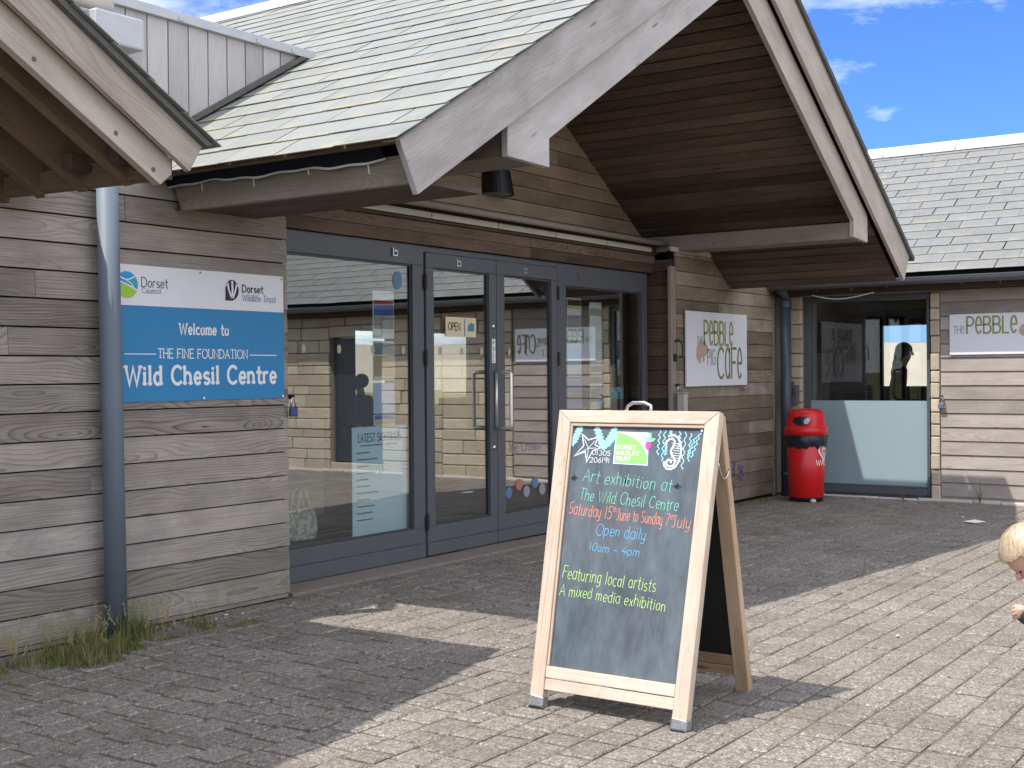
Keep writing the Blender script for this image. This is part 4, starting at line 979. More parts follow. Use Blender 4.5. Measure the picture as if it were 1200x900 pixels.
pts = [(bc[0]+(.236)*cos(th+.16*cos(a)), bc[1]+0.236*sin(th+.16*cos(a)), .935+.036*sin(a)+.012*cos(a)) for a in [2*pi*k/12 for k in range(12)]]
mb.face(pts); part(mb, 'litter', m_ridge, BN, recalc=False)
cyl = lambda th0, z0: (lambda u, v, n: (bc[0]+((.211+(z0+v)*.0415)*.93+n+.001)*cos(th0+u/.235), bc[1]+((.211+(z0+v)*.0415)*.93+n+.001)*sin(th0+u/.235), z0+v))
mb = MB(); f = cyl(-2.2, .42); text(mb, "WALL'S", (0, 0), (.31, 0), .062, .19, f, .002); part(mb, 'lettering', m_white, BN, recalc=False)
mb = MB(); f = cyl(-2.2, .50)
def heart(s, cx, cy, n=26): 
    o = []
    for i in range(n+1):
        t = 2*pi*i/n; o.append((cx+s*16*sin(t)**3/17, cy+s*(13*cos(t)-5*cos(2*t)-2*cos(3*t)-cos(4*t))/17))
    return o
ribbon(mb, heart(.105, .135, .075), .026, f, .002); ribbon(mb, heart(.052, .142, .078), .020, f, .0024); part(mb, 'heart_emblem', m_white, BN, recalc=False)

MB.lathe = _lathe
# ================================================================== CHALKBOARD
kA = .35/1.32; cA = sqrt(1+kA*kA)
AB = thing('chalkboard_sign', 'pine framed A-board with chalk notice about an art exhibition standing on the sunlit paving', 'sign board', (5.1, 2.83, 0))
fA = lambda u, v, n: (4.73+kA*v/cA-n/cA, 3.235-u, v/cA+n*kA/cA)
kR = -.43/1.32; cR = sqrt(1+kR*kR)
fR = lambda u, v, n: (5.565+kR*v/cR+n/cR, 3.235+.07*(1-v/1.375)-u, v/cR-n*kR/cR)
def slab(mb, f, q, n0, n1, ud=(0, 1), rnd=None):
    if rnd is None: rnd = random.random()
    P = [V(f(u, v, n0)) for u, v in q]; Q = [V(f(u, v, n1)) for u, v in q]
    ul = sqrt(ud[0]**2+ud[1]**2); e = (ud[0]/ul, ud[1]/ul); g = (-e[1], e[0])
    v0 = min(a*g[0]+b*g[1] for a, b in q)
    uv = [(a*e[0]+b*e[1], a*g[0]+b*g[1]-v0) for a, b in q]; m = len(q)
    mb.face(Q, uv, rnd); mb.face(P[::-1], uv[::-1], rnd)
    for i in range(m):
        jn = (i+1) % m; mb.face([P[i], P[jn], Q[jn], Q[i]], [uv[i], uv[jn], (uv[jn][0]+.03, uv[jn][1]+.03), (uv[i][0]+.03, uv[i][1]+.03)], rnd)
uL = lambda v: .024-.048*v/1.375
def frame_set(f, mat, nm, thick, front):
    vt = 1.375; vi = 1.315
    mb = MB(); slab(mb, f, [(uL(0), .0), (uL(0)+.070, .0), (uL(vi)+.068, vi), (uL(vt), vt)], -thick, 0, rnd=.13); slab(mb, f, [(.742, 0), (.812, 0), (.812, vt), (.744, vi)], -thick, .0005, rnd=.71)
    slab(mb, f, [(uL(vi)+.069, vi+.0005), (.743, vi+.0005), (.811, vt), (uL(vt)+.001, vt)], -thick, 0, (1, 0), .43)
    fr = part(mb, nm, mat, AB, bevel=.004)
    mb = MB(); slab(mb, f, [(uL(.1)+.071, .138), (.741, .138), (.741, .190), (uL(.19)+.071, .190)], -thick+.004, -.002, (1, 0)); slab(mb, f, [(uL(.1)+.071, .084), (.741, .084), (.741, .134), (uL(.1)+.071, .134)], -thick+.004, -.005, (1, 0)); part(mb, 'bottom_rail', mat, AB, bevel=.003)
    return fr
F1 = frame_set(fA, m_pine, 'front_frame', .045, True)
frame_set(fR, m_pine_rear, 'rear_frame', .045, False)
mb = MB(); slab(mb, fA, [(uL(.19)+.0705, .191), (.7415, .191), (.7435, 1.3145), (uL(1.3)+.0685, 1.3145)], -.035, -.018); BRD = part(mb, 'chalk_panel', m_board, AB)
mb = MB(); slab(mb, fR, [(uL(.19)+.0705, .191), (.7415, .191), (.7435, 1.3145), (uL(1.3)+.0685, 1.3145)], -.035, -.018); part(mb, 'rear_panel', m_black, AB)
mb = MB(); slab(mb, fA, [(uL(1.3)+.070, 1.300), (.742, 1.300), (.742, 1.314), (uL(1.3)+.070, 1.314)], -.0175, -.006, (1, 0)); slab(mb, fA, [(uL(.19)+.0715, .192), (uL(.19)+.083, .192), (uL(1.3)+.081, 1.2995), (uL(1.3)+.070, 1.2995)], -.0175, -.006); part(mb, 'inner_moulding', m_pine, AB, bevel=.002)
mb = MB(); mb.tube([fA(.33, 1.372, -.02), fA(.335, 1.400, -.02), fA(.36, 1.416, -.02), fA(.42, 1.417, -.02), fA(.455, 1.402, -.02), fA(.46, 1.372, -.02)], .0085, 10); part(mb, 'handle', m_steel, AB, smooth=True)
m_tape = plain('silver_tape', C4(.27, .27, .28), .4, .5, var=.7, scale=60, bump=.8)
for u0, u1 in ((uL(0)-.004, uL(0)+.074), (.738, .816)):
    mb = MB(); slab(mb, fA, [(u0, .004), (u1, .004), (u1, .052), (u0, .060)], -.049, .004); tp = part(mb, 'taped_foot', m_tape, AB, bevel=.008)
    mb = MB(); slab(mb, fA, [(u0+.006, -.004), (u1-.006, -.004), (u1-.006, .006), (u0+.006, .006)], -.047, .0045); part(mb, 'black_tip', m_black, tp)
mb = MB(); a, b = V(fA(.815, 1.15, -.03)), V(fR(.815, 1.13, -.02)); mb.tube([a.lerp(b, i/10)-Z1*.055*sin(pi*i/10) for i in range(11)], .004, 6); part(mb, 'chain', m_steel, AB, smooth=True)
for u, v in ((.052, 1.294), (.728, 1.292)):
    mb = MB(); screw(mb, lambda u, v, n: fA(u, v, n-.018), u, v, .006, .003); part(mb, 'panel_screw', m_white, AB, recalc=False)
# chalk
fb = lambda u, v, n: fA(u, v, n-.018)
def chalk_line(nm, mat, items):
    for s_, a, b_, cap, w in items:
        mb = MB(); text(mb, s_, a, b_, cap, w*.66, fb, .0012, jit=.06, slant=.06); part(mb, nm, mat, BRD, recalc=False)
chalk_line('green_chalk_writing', c_sea, [('Art exhibition at', (.146, 1.040), (.612, 1.013), .058, .075), ('The Wild Chesil Centre', (.140, .955), (.655, .927), .054, .078)])
chalk_line('orange_chalk_writing', c_org, [('Saturday 15', (.093, .884), (.322, .874), .055, .08), ('th', (.326, .905), (.352, .904), .024, .13), ('June to Sunday 7', (.350, .871), (.615, .861), .052, .08), ('th', (.617, .888), (.640, .887), .022, .13), ('July', (.632, .856), (.722, .853), .052, .08)])
chalk_line('blue_chalk_writing', c_blue, [('Open daily', (.253, .797), (.511, .788), .052, .075), ('10am - 4pm', (.227, .726), (.488, .714), .036, .10)])
chalk_line('lime_chalk_writing', c_lime, [('Featuring local artists', (.1045, .588), (.589, .5675), .056, .075), ('A mixed media exhibition', (.099, .5125), (.649, .490), .048, .085)])
mb = MB(); text(mb, '01305', (.180, 1.166), (.278, 1.164), .023, .13, fb, .0012, jit=.03); text(mb, '206191', (.172, 1.131), (.279, 1.131), .023, .13, fb, .0012, jit=.03); part(mb, 'phone_number', c_white, BRD, recalc=False)
# starfish
mb = MB(); sc = (.155, 1.196); tips = [(.112, 1.262), (.200, 1.250), (.220, 1.200), (.155, 1.132), (.085, 1.158)]; inn = [(.150, 1.236), (.188, 1.214), (.180, 1.185), (.140, 1.180), (.128, 1.208)]
pl = []
for i in range(5): pl += [tips[i], inn[i]]
ribbon(mb, pl+[pl[0]], .0055, fb, .0012)
for tpt in tips: ribbon(mb, [sc, (sc[0]*.35+tpt[0]*.65, sc[1]*.35+tpt[1]*.65)], .003, fb, .0014)
part(mb, 'starfish_drawing', c_white, BRD, recalc=False)
# seaweed
mb = MB()
for p0, p1, w in (((.098, 1.294), (.065, 1.215), .020), ((.056, 1.245), (.064, 1.212), .016), ((.188, 1.294), (.235, 1.200), .022), ((.285, 1.292), (.240, 1.205), .018), ((.292, 1.265), (.245, 1.203), .016)):
    ribbon(mb, [(p0[0]+(p1[0]-p0[0])*i/12+.005*(-1)**i, p0[1]+(p1[1]-p0[1])*i/12) for i in range(13)], w, fb, .0012+.0002*w*100)
for i, (u, v0, v1) in enumerate(((.520, 1.287, 1.175), (.545, 1.287, 1.150), (.575, 1.287, 1.262), (.560, 1.222, 1.175), (.622, 1.285, 1.205), (.650, 1.284, 1.115), (.676, 1.277, 1.150), (.700, 1.262, 1.165), (.720, 1.279, 1.170))):
    ribbon(mb, [(u+.0055*sin(k*1.25+i)-(.03*(k/22) if i >= 7 else 0), v0+(v1-v0)*k/22) for k in range(23)], .0042, fb, .0012+.00005*i)
part(mb, 'seaweed_drawing', c_sky, BRD, recalc=False)
# seahorse
mb = MB()
body = [(.562, 1.240), (.572, 1.249), (.588, 1.252), (.600, 1.240), (.598, 1.222), (.588, 1.205), (.586, 1.190), (.594, 1.176), (.606, 1.163), (.612, 1.148), (.606, 1.131), (.590, 1.124), (.573, 1.130), (.568, 1.145), (.577, 1.156), (.590, 1.152), (.592, 1.143)]
ribbon(mb, body, .009, fb, .0013)
back = [(.566, 1.262), (.590, 1.268), (.612, 1.258), (.628, 1.235), (.637, 1.205), (.636, 1.172), (.628, 1.145), (.614, 1.122), (.595, 1.112), (.574, 1.114), (.560, 1.128), (.556, 1.146)]
ribbon(mb, back, .008, fb, .0015)
ribbon(mb, [(.562, 1.240), (.556, 1.232), (.560, 1.226)], .010, fb, .0016)
for i in range(8): v = 1.232-i*.011; ribbon(mb, [(.598-.004*abs(i-3), v), (.630+.002*min(i, 4), v-.004)], .003, fb, .0017)
for i, (u, v) in enumerate(back[1:8]): ribbon(mb, [(u, v), (u+.010, v+.005)], .004, fb, .0018)
part(mb, 'seahorse_drawing', c_white, BRD, recalc=False)
# green square emblem
mb = MB(); q = [(.292, 1.279), (.466, 1.277), (.476, 1.125), (.296, 1.128)]
poly2d(mb, [(a, b) for a, b in q][::-1], fb, .0010, 0)
poly2d(mb, [(.298, 1.274), (.461, 1.272), (.471, 1.130), (.302, 1.133)][::-1], fb, .0013, 1)
poly2d(mb, [(.315, 1.272), (.461, 1.270), (.466, 1.170), (.450, 1.200), (.425, 1.228), (.385, 1.252), (.345, 1.266)], fb, .0016, 0)
for i, (w_, x1) in enumerate((('DORSET', .408), ('WILDLIFE', .430), ('TRUST', .388))): text(mb, w_, (.308, 1.198-i*.027), (x1, 1.197-i*.027), .018, .17, fb, .002, mi=2)
for cx_, cy_, r_, m_ in ((.468, 1.218, .017, 3), ):
    poly2d(mb, [(cx_+r_*cos(a)*.9, cy_+r_*1.2*sin(a)) for a in [2*pi*k/14 for k in range(14)]], fb, .0022, m_)
for a, L_ in ((80, .045), (150, .038), (20, .038), (110, .030)):
    e = (cos(radians(a)), sin(radians(a))); n_ = (-e[1], e[0]); c0 = (.468, 1.236)
    poly2d(mb, [c0, (c0[0]+e[0]*L_*.5+n_[0]*.010, c0[1]+e[1]*L_*.5+n_[1]*.010), (c0[0]+e[0]*L_, c0[1]+e[1]*L_), (c0[0]+e[0]*L_*.5-n_[0]*.010, c0[1]+e[1]*L_*.5-n_[1]*.010)], fb, .0024+a*1e-6, 4)
part(mb, 'green_emblem', [m_pale_blue, m_logo_green, m_white, m_pink, plain('leaf_mint', hexc('8ad3a8'), .7)], BRD, recalc=False)
# black ink paw prints
mb = MB()
for u, v, s_ in ((.098, 1.060, 1), (.637, 1.044, 1), (.372, 1.052, .6)):
    for a in (-60, -25, 25, 60): 
        if s_ < 1 and a < 0: continue
        ribbon(mb, [(u, v), (u+.022*s_*sin(radians(a)), v-.022*s_*cos(radians(a))*.7)], .005, fb, .0012+abs(a)*1e-6)
    ribbon(mb, [(u, v+.006), (u, v-.016*s_)], .007, fb, .0014)
part(mb, 'black_marks', m_black, BRD, recalc=False)

# ================================================================== POSTERS AND THINGS BEHIND THE GLASS
def sheet(name, label, cat, x0, z0, x1, z1, mat, y=6.55, thick=.004, group=None, extra=None):
    t = thing(name, label, cat, ((x0+x1)/2, y, z0), group)
    mb = MB(); mb.box((x0, y, z0), (x1, y+thick, z1)); part(mb, 'sheet', mat, t)
    if extra: extra(t, FY(x0, y, z0), x1-x0, z1-z0)
    return t
m_paper = plain('white_paper', C4(.80, .82, .84), .7, var=.03)
m_ltblue = plain('pale_blue_board', hexc('c9e3ee'), .5, var=.03)
m_ink_b = plain('blue_ink', hexc('3c62b0'), .7); m_ink_r = plain('red_ink', hexc('c23b3b'), .7); m_ink_t = plain('grey_photo', hexc('76858a'), .7, var=.5, scale=8); m_sand = plain('sand_photo', hexc('c2a97c'), .7, var=.4, scale=8); m_yel = plain('yellow_ink', hexc('d9cc50'), .7)
def sight(t, f, w, h):
    mb = MB(); text(mb, 'LATEST SIGHTINGS', (.07, h-.115), (w-.07, h-.115), .062, .15, f, .002); part(mb, 'heading', m_ink_b, t, recalc=False)
    mb = MB(); r = random.Random(8)
    for i in range(11): ribbon(mb, [(.05, h-.20-i*.052), (.05+r.uniform(.12, .25), h-.20-i*.052)], .009, f, .002)
    ribbon(mb, [(.10, h-.145), (w-.12, h-.145)], .008, f, .002)
    part(mb, 'handwritten_list', m_grey_text, t, recalc=False)
sheet('sightings_poster', 'pale blue wildlife sightings poster standing low behind the left glass panel', 'poster', 7.285, .262, 7.935, 1.10, m_ltblue, y=6.56, extra=sight)
def bands(bs):
    def fn(t, f, w, h):
        for nm, a, b, m in bs:
            mb = MB(); poly2d(mb, [(.008, h*a), (w-.008, h*a), (w-.008, h*b), (.008, h*b)], f, .0015); part(mb, nm, m, t, recalc=False)
    return fn
G1 = 'leaflets stuck in a column inside the left glass panel'
sheet('leaflet', 'white leaflet with red and blue bands, topmost of the column in the left glass panel', 'leaflet', 7.53, 1.79, 7.785, 2.165, m_paper, group=G1, extra=bands([('red_band', .72, .80, m_ink_r), ('blue_band', .48, .71, m_ink_b), ('photo', .2, .47, m_ink_t)]))
sheet('leaflet', 'leaflet with a sandy beach photo, second from the top in the left glass panel', 'leaflet', 7.53, 1.46, 7.785, 1.77, m_paper, group=G1, extra=bands([('photo', .1, .62, m_sand), ('title_band', .66, .95, m_ink_t)]))
sheet('leaflet', 'plain pale blue leaflet, third from the top in the left glass panel', 'leaflet', 7.53, 1.20, 7.785, 1.44, plain('lilac_paper', hexc('c0d0ea'), .7, var=.03), group=G1)
sheet('leaflet', 'leaflet with blue and sandy stripes just above the sightings poster', 'leaflet', 7.53, 1.105+.0, 7.785, 1.19, m_paper, group=G1, extra=bands([('blue_band', .55, .95, m_ink_b), ('sand_band', .1, .5, m_sand)]))
def opn(t, f, w, h):
    mb = MB(); text(mb, 'OPEN', (.03, .055), (.20, .055), .062, .13, f, .002); part(mb, 'lettering', m_dark_text, t, recalc=False)
    mb = MB(); ribbon(mb, [(.255, .01), (.255, .15)], .012, f, .002); poly2d(mb, [(.30, .05), (.39, .05), (.395, .11), (.35, .125), (.30, .10)], f, .002); part(mb, 'picture', m_bluegrey_text, t, recalc=False)
t = sheet('open_sign', 'small cream wooden open sign hanging on the left door leaf', 'sign', 8.38, 1.82, 8.80, 1.985, plain('cream_board', hexc('d2c4a2'), .7), y=6.486, thick=.012, extra=opn)
G2 = 'notices inside the right glass panel'
sheet('notice', 'notice with yellow band and dark title, top left in the right glass panel', 'notice', 10.37, 1.83, 10.63, 2.235, m_paper, group=G2, extra=bands([('title_band', .82, .97, m_dark_text), ('yellow_band', .74, .80, m_yel), ('text_block', .2, .6, m_lgrey_text)]))
sheet('notice', 'notice with a pale sky photo, middle left in the right glass panel', 'notice', 10.37, 1.47, 10.63, 1.80, m_paper, group=G2, extra=bands([('photo', .3, .9, m_ltblue)]))
sheet('notice', 'blue notice with orange spot, lowest at the left of the right glass panel', 'notice', 10.37, 1.16, 10.63, 1.45, plain('mid_blue_paper', hexc('6f95c8'), .7), group=G2, extra=bands([('orange_spot', .35, .55, m_sand)]))
sheet('notice', 'tall plain white notice in the middle of the right glass panel', 'notice', 10.79, 1.47, 11.02, 2.21, m_paper, group=G2, extra=bands([('text_block', .82, .92, m_lgrey_text), ('small_photo', .06, .14, m_ink_t)]))
sheet('notice', 'small pale printed notice low in the right glass panel', 'notice', 10.79, 1.14, 11.02, 1.40, m_paper, group=G2, extra=bands([('text_block', .3, .8, m_lgrey_text)]))
def teal(t, f, w, h):
    for i in range(2):
        mb = MB(); ribbon(mb, [(.06+i*.11, .02), (.06+i*.11, .06)] + [(.10+i*.11-.04*cos(k*pi/6), .06+.03*sin(k*pi/6)) for k in range(1, 6)] + [(.14+i*.11, .06), (.14+i*.11, .02)], .008, f, .002); part(mb, 'arch_mark', m_pale_blue, t, recalc=False)
sheet('teal_sticker', 'small teal sticker with two arches near the right end of the glazed screen', 'sticker', 11.15, 1.235, 11.45, 1.355, plain('teal_paper', hexc('1f9aa8'), .6), y=6.55, extra=teal)
def warn(t, f, w, h):
    mb = MB(); poly2d(mb, [(.004, .0), (w-.004, .0), (w-.004, h*.34), (.004, h*.34)], f, .0015); part(mb, 'red_band', m_ink_r, t, recalc=False)
sheet('warning_label', 'narrow white and red label on the glazing edge right of the welcome sign', 'label', 6.305, 1.62, 6.40, 1.92, m_paper, y=6.508, thick=.002, extra=warn)
sheet('window_card', 'small pale blue card at the left edge of the glass above the navy padlock', 'card', 6.31, 1.36, 6.47, 1.49, m_ltblue, y=6.55)
sheet('round_sticker_card', 'faded blue and yellow sticker at the top left corner of the left glass panel', 'sticker', 6.305, 2.16, 6.40, 2.33, plain('faded_sticker', hexc('b9c7d6'), .7), y=6.55, extra=bands([('yellow_band', .6, .95, m_yel)]))
mb = MB(); mb.face([(7.79+.055*cos(k*pi/10), 6.5125, 2.255+.072*sin(k*pi/10)) for k in range(20)]); tag(mb.build('door_sticker', m_bluegrey_text, recalc=False), 'round pale blue sticker high in the right corner of the left glass panel', 'sticker')
TB = thing('tote_bag', 'pale patterned tote bag resting on the sill behind the left glass panel', 'bag', (6.98, 6.80, .25))
def bag_mat():
    b = NB('printed_canvas'); n = b.noise(b.obj(), 22, 3, .6)
    return b.bsdf(b.ramp(n, [(.48, (.62, .60, .50)), (.54, (.30, .33, .27))]), .9)
mb = MB(); mb.prism([(6.83, 6.76, .255), (7.10, 6.76, .255), (7.135, 6.78, .32), (7.12, 6.78, .49), (6.81, 6.78, .49), (6.80, 6.76, .32)], (0, .07, 0)); part(mb, 'body', bag_mat(), TB, bevel=.02)
for y in (6.775, 6.845):
    mb = MB(); mb.tube([(6.90, y, .47), (6.93, y, .60), (6.97, y, .655), (7.01, y, .60), (7.05, y, .47)], .009, 8); part(mb, 'handle', m_ply, TB, smooth=True)

# ================================================================== PEOPLE
def skin_mesh(name, joints, edges, mat, root, levels=2, extra=None):
    names = list(joints); idx = {k: i for i, k in enumerate(names)}
    me = bpy.data.meshes.new(name); me.from_pydata([joints[k][0] for k in names], [(idx[a], idx[b]) for a, b in edges], []); me.update()
    o = bpy.data.objects.new(name, me); COL.objects.link(o)
    sk = o.modifiers.new('skin', 'SKIN'); sk.use_smooth_shade = True
    sv = me.skin_vertices[0].data
    for i, k in enumerate(names):
        r = joints[k][1]; sv[i].radius = r if isinstance(r, tuple) else (r, r); sv[i].use_root = (k == root)
    ss = o.modifiers.new('sub', 'SUBSURF'); ss.levels = levels; ss.render_levels = levels
    dg = bpy.context.evaluated_depsgraph_get(); dg.update()
    m2 = bpy.data.meshes.new_from_object(o.evaluated_get(dg)); bpy.data.objects.remove(o); 
    mb = MB(); mb.v = [tuple(v.co) for v in m2.vertices]; mb.f = [tuple(p.vertices) for p in m2.polygons]
    mb.uv = [(0, 0)]*sum(len(p) for p in mb.f); mb.r = [.5]*len(mb.f); mb.mi = [0]*len(mb.f)
    if extra: extra(mb)
    return mb
def ellipsoid(mb, c, r, M3=None, n=18, m=12, mi=0, fn=None):
    base = len(mb.v); c = V(c)
    for i in range(m+1):
        for k in range(n):
            t = pi*i/m; a = 2*pi*k/n; p = V((sin(t)*cos(a)*r[0], sin(t)*sin(a)*r[1], cos(t)*r[2]))
            if fn: p = fn(p)
            if M3: p = M3 @ p
            mb.v.append(tuple(c+p))
    for i in range(m):
        for k in range(n):
            mb.f.append((base+i*n+k, base+i*n+(k+1) % n, base+(i+1)*n+(k+1) % n, base+(i+1)*n+k)); mb.uv += [(0, 0)]*4; mb.r.append(.5); mb.mi.append(mi)
m_skin = plain('fair_skin', C4(.62, .36, .27), .5, var=.06, scale=20)
m_cloth_dk = plain('charcoal_fabric', C4(.035, .037, .045), .85, var=.25, scale=60, bump=.4)
m_cloth_gr = plain('grey_shirt', C4(.13, .13, .14), .85, var=.1)
m_trouser = plain('navy_trousers', C4(.03, .035, .06), .85, var=.2, scale=40)
m_hair_dk = plain('dark_hair', C4(.012, .010, .009), .6)
m_shoe = plain('dark_shoes', C4(.02, .02, .02), .5)
def adult(label, base, face, H, shirt, long_hair, lean=0.):
    """standing figure, arms bent forward"""
    f = V((cos(face), sin(face), 0)); s = V((-f.y, f.x, 0)); b = V(base); s_ = H/1.72
    P = lambda fw_, sd, z: tuple(b+(f*(fw_+lean*max(0, z-.9))+s*sd+Z1*z)*s_)
    t = thing('person', label, 'person', base)
    J = {'pel': (P(0, 0, .95), .115*s_), 'waist': (P(0, 0, 1.08), .105*s_), 'chest': (P(.0, 0, 1.28), .125*s_), 'nk': (P(0, 0, 1.43), .06*s_), 'nk2': (P(.01, 0, 1.50), .052*s_), 'jaw': (P(.035, 0, 1.56), .066*s_), 'hd': (P(.015, 0, 1.63), .085*s_), 'top': (P(0, 0, 1.69), .06*s_)}
    E = [('pel', 'waist'), ('waist', 'chest'), ('chest', 'nk'), ('nk', 'nk2'), ('nk2', 'jaw'), ('jaw', 'hd'), ('hd', 'top')]
    for sg, k in ((1, 'l'), (-1, 'r')):
        J.update({k+'sh': (P(-.01, .17*sg, 1.38), .06*s_), k+'el': (P(-.02, .23*sg, 1.12), .042*s_), k+'wr': (P(.14, .19*sg, .98), .030*s_), k+'pa': (P(.21, .17*sg, .97), .034*s_), k+'hip': (P(0, .09*sg, .88), .085*s_), k+'kn': (P(.02, .10*sg, .48), .06*s_), k+'an': (P(-.02, .11*sg, .09), .04*s_), k+'to': (P(.14, .12*sg, .035), .034*s_)})
        E += [('chest', k+'sh'), (k+'sh', k+'el'), (k+'el', k+'wr'), (k+'wr', k+'pa'), ('pel', k+'hip'), (k+'hip', k+'kn'), (k+'kn', k+'an'), (k+'an', k+'to')]
        for q, (o_, l_) in enumerate(((.030, .07), (.010, .085), (-.010, .08), (-.028, .06))):
            J[k+'f%d' % q] = (P(.21+l_, (.17*sg)+o_, .955), .009*s_); E.append((k+'pa', k+'f%d' % q))
    def nose(mb): ellipsoid(mb, P(.105, 0, 1.60), (.018*s_, .014*s_, .024*s_))
    part(skin_mesh('body', J, E, m_skin, 'pel', 2, nose), 'body', m_skin, t, smooth=True)
    g = {k: (v[0], (v[1]+.012) if not isinstance(v[1], tuple) else v[1]) for k, v in J.items()}
    sub = ['pel', 'waist', 'chest', 'nk', 'lsh', 'lel', 'lwr', 'rsh', 'rel', 'rwr']
    part(skin_mesh('top', {k: g[k] for k in sub}, [e for e in E if e[0] in sub and e[1] in sub], shirt, 'waist'), 'top', shirt, t, smooth=True)
    sub = ['pel', 'lhip', 'lkn', 'lan', 'rhip', 'rkn', 'ran']
    part(skin_mesh('trousers', {k: g[k] for k in sub}, [e for e in E if e[0] in sub and e[1] in sub], m_trouser, 'pel'), 'trousers', m_trouser, t, smooth=True)
    mb = MB(); ellipsoid(mb, P(-.012, 0, 1.645), (.108*s_, .098*s_, .105*s_), Matrix.Rotation(face, 3, 'Z'))
    if long_hair:
        for z, r in ((1.56, .095), (1.46, .10), (1.36, .085)): ellipsoid(mb, P(-.06, 0, z), (.06*s_, r*s_, .11*s_), Matrix.Rotation(face, 3, 'Z'))
    part(mb, 'hair', m_hair_dk, t, smooth=True)
    return t
adult('short dark haired person in a grey top standing inside the hall behind the glass', (11.95, 10.6, 0), radians(95), 1.50, m_cloth_gr, False)
adult('person with long dark hair in a dark top standing inside the cafe behind the window', (17.2, 5.60, 0), radians(-78), 1.86, m_cloth_dk, True, .18)

# toddler bending at the right edge
def toddler():
    f = V((-.5706, .8213, 0)); s = V((.8213, .5706, 0))      # faces image left; s points away from the camera
    P = lambda a, b, z: tuple(V((4.523, 1.015, 0))+f*a+s*b+Z1*z)
    t = thing('person', 'blond toddler in a dark jacket bending forward at the right edge of the paving', 'person', (4.73, .70, 0))
    J = {'pel': (P(-.36, .02, .47), .085), 'waist': (P(-.29, .02, .56), .085), 'chest': (P(-.20, .015, .69), .088), 'nk': (P(-.115, .005, .775), .05), 'nk2': (P(-.075, 0, .815), .048), 'occ': (P(-.03, 0, .875), .074), 'cran': (P(.0, 0, .905), .078), 'brow': (P(.015, 0, .872), .064), 'chin': (P(.01, 0, .85), .046)}
    E = [('pel', 'waist'), ('waist', 'chest'), ('chest', 'nk'), ('nk', 'nk2'), ('nk2', 'occ'), ('occ', 'cran'), ('cran', 'brow'), ('brow', 'chin')]
    for sg, k in ((1, 'l'), (-1, 'r')):
        J.update({k+'hip': (P(-.36, .02+.065*sg, .42), .068), k+'kn': (P(-.31, .02+.075*sg, .24), .05), k+'an': (P(-.36, .02+.08*sg, .06), .034), k+'to': (P(-.27, .02+.085*sg, .03), .03)})
        E += [('pel', k+'hip'), (k+'hip', k+'kn'), (k+'kn', k+'an'), (k+'an', k+'to')]
    J.update({'rsh': (P(-.16, -.10, .73), .046), 'rel': (P(-.09, -.14, .64), .034), 'rwr': (P(.058, -.13, .700), .025), 'rpa': (P(.082, -.13, .709), .021),
              'lsh': (P(-.16, .12, .73), .046), 'lel': (P(-.20, .17, .60), .034), 'lwr': (P(-.13, .15, .52), .024), 'lpa': (P(-.115, .15, .49), .022)})
    E += [('chest', 'rsh'), ('rsh', 'rel'), ('rel', 'rwr'), ('rwr', 'rpa'), ('chest', 'lsh'), ('lsh', 'lel'), ('lel', 'lwr'), ('lwr', 'lpa')]
    for k, bx, z in (('r', -.13, .709), ('l', .15, .49)):
        a0 = .080 if k == 'r' else -.115
        for q, (db, dz, l) in enumerate(((-.004, .016, .030), (-.007, .005, .034), (-.006, -.006, .032), (-.003, -.016, .026))):
            J['%sa%d' % (k, q)] = (P(a0+l*.75, bx+db-.006, z+dz), .0075); J['%sb%d' % (k, q)] = (P(a0+l*.85, bx+db+.010, z+dz-.010), .0065)
            E += [(k+'pa', '%sa%d' % (k, q)), ('%sa%d' % (k, q), '%sb%d' % (k, q))]
        J[k+'th'] = (P(a0+.012, bx-.022, z+.012), .0075); E.append((k+'pa', k+'th'))
    Rz = Matrix((f, s, Z1)).transposed()
    pa = radians(48); hf = f*cos(pa)-Z1*sin(pa); hu = f*sin(pa)+Z1*cos(pa); hc = V(P(.0, 0, .889))
    RH = Matrix((hf, s, hu)).transposed(); H = lambda a, b_, c: hc+hf*a+s*b_+hu*c
    def face(mb):
        ellipsoid(mb, hc, (.088, .077, .086), RH); ellipsoid(mb, H(.024, 0, -.050), (.060, .058, .058), RH, fn=None)
        ellipsoid(mb, H(.088, 0, -.034), (.012, .011, .014), RH)
        for sg in (1, -1):
            ellipsoid(mb, H(-.008, .078*sg, -.022), (.019, .008, .026), RH); ellipsoid(mb, H(.052, .032*sg, -.052), (.030, .028, .028), RH)
    part(skin_mesh('body', J, E, m_skin, 'pel', 2, face), 'body', m_skin, t, smooth=True)
    g = {k: (v[0], v[1]+.020) for k, v in J.items()}; g['pel'] = (J['pel'][0], .112); g['waist'] = (J['waist'][0], .116); g['rsh'] = (J['rsh'][0], .074); g['lsh'] = (J['lsh'][0], .074)
    g['rwr'] = (P(.097, -.13, .710), .034); g['rsh'] = (g['rsh'][0], .086)
    g['waist'] = (g['waist'][0], .122)
    jk = ['pel', 'waist', 'chest', 'nk', 'rsh', 'rel', 'rwr', 'lsh', 'lel', 'lwr']
    part(skin_mesh('jacket', {k: g[k] for k in jk}, [e for e in E if e[0] in jk and e[1] in jk], m_cloth_dk, 'waist'), 'jacket', m_cloth_dk, t, smooth=True)
    tr = ['waist', 'pel', 'lhip', 'lkn', 'lan', 'rhip', 'rkn', 'ran']
    g['pel'] = (g['pel'][0], .108); g['waist'] = (V(J['pel'][0]).lerp(V(J['waist'][0]), .7), .104)
    part(skin_mesh('trousers', {k: g[k] for k in tr}, [e for e in E if e[0] in tr and e[1] in tr], m_trouser, 'pel'), 'trousers', m_trouser, t, smooth=True)
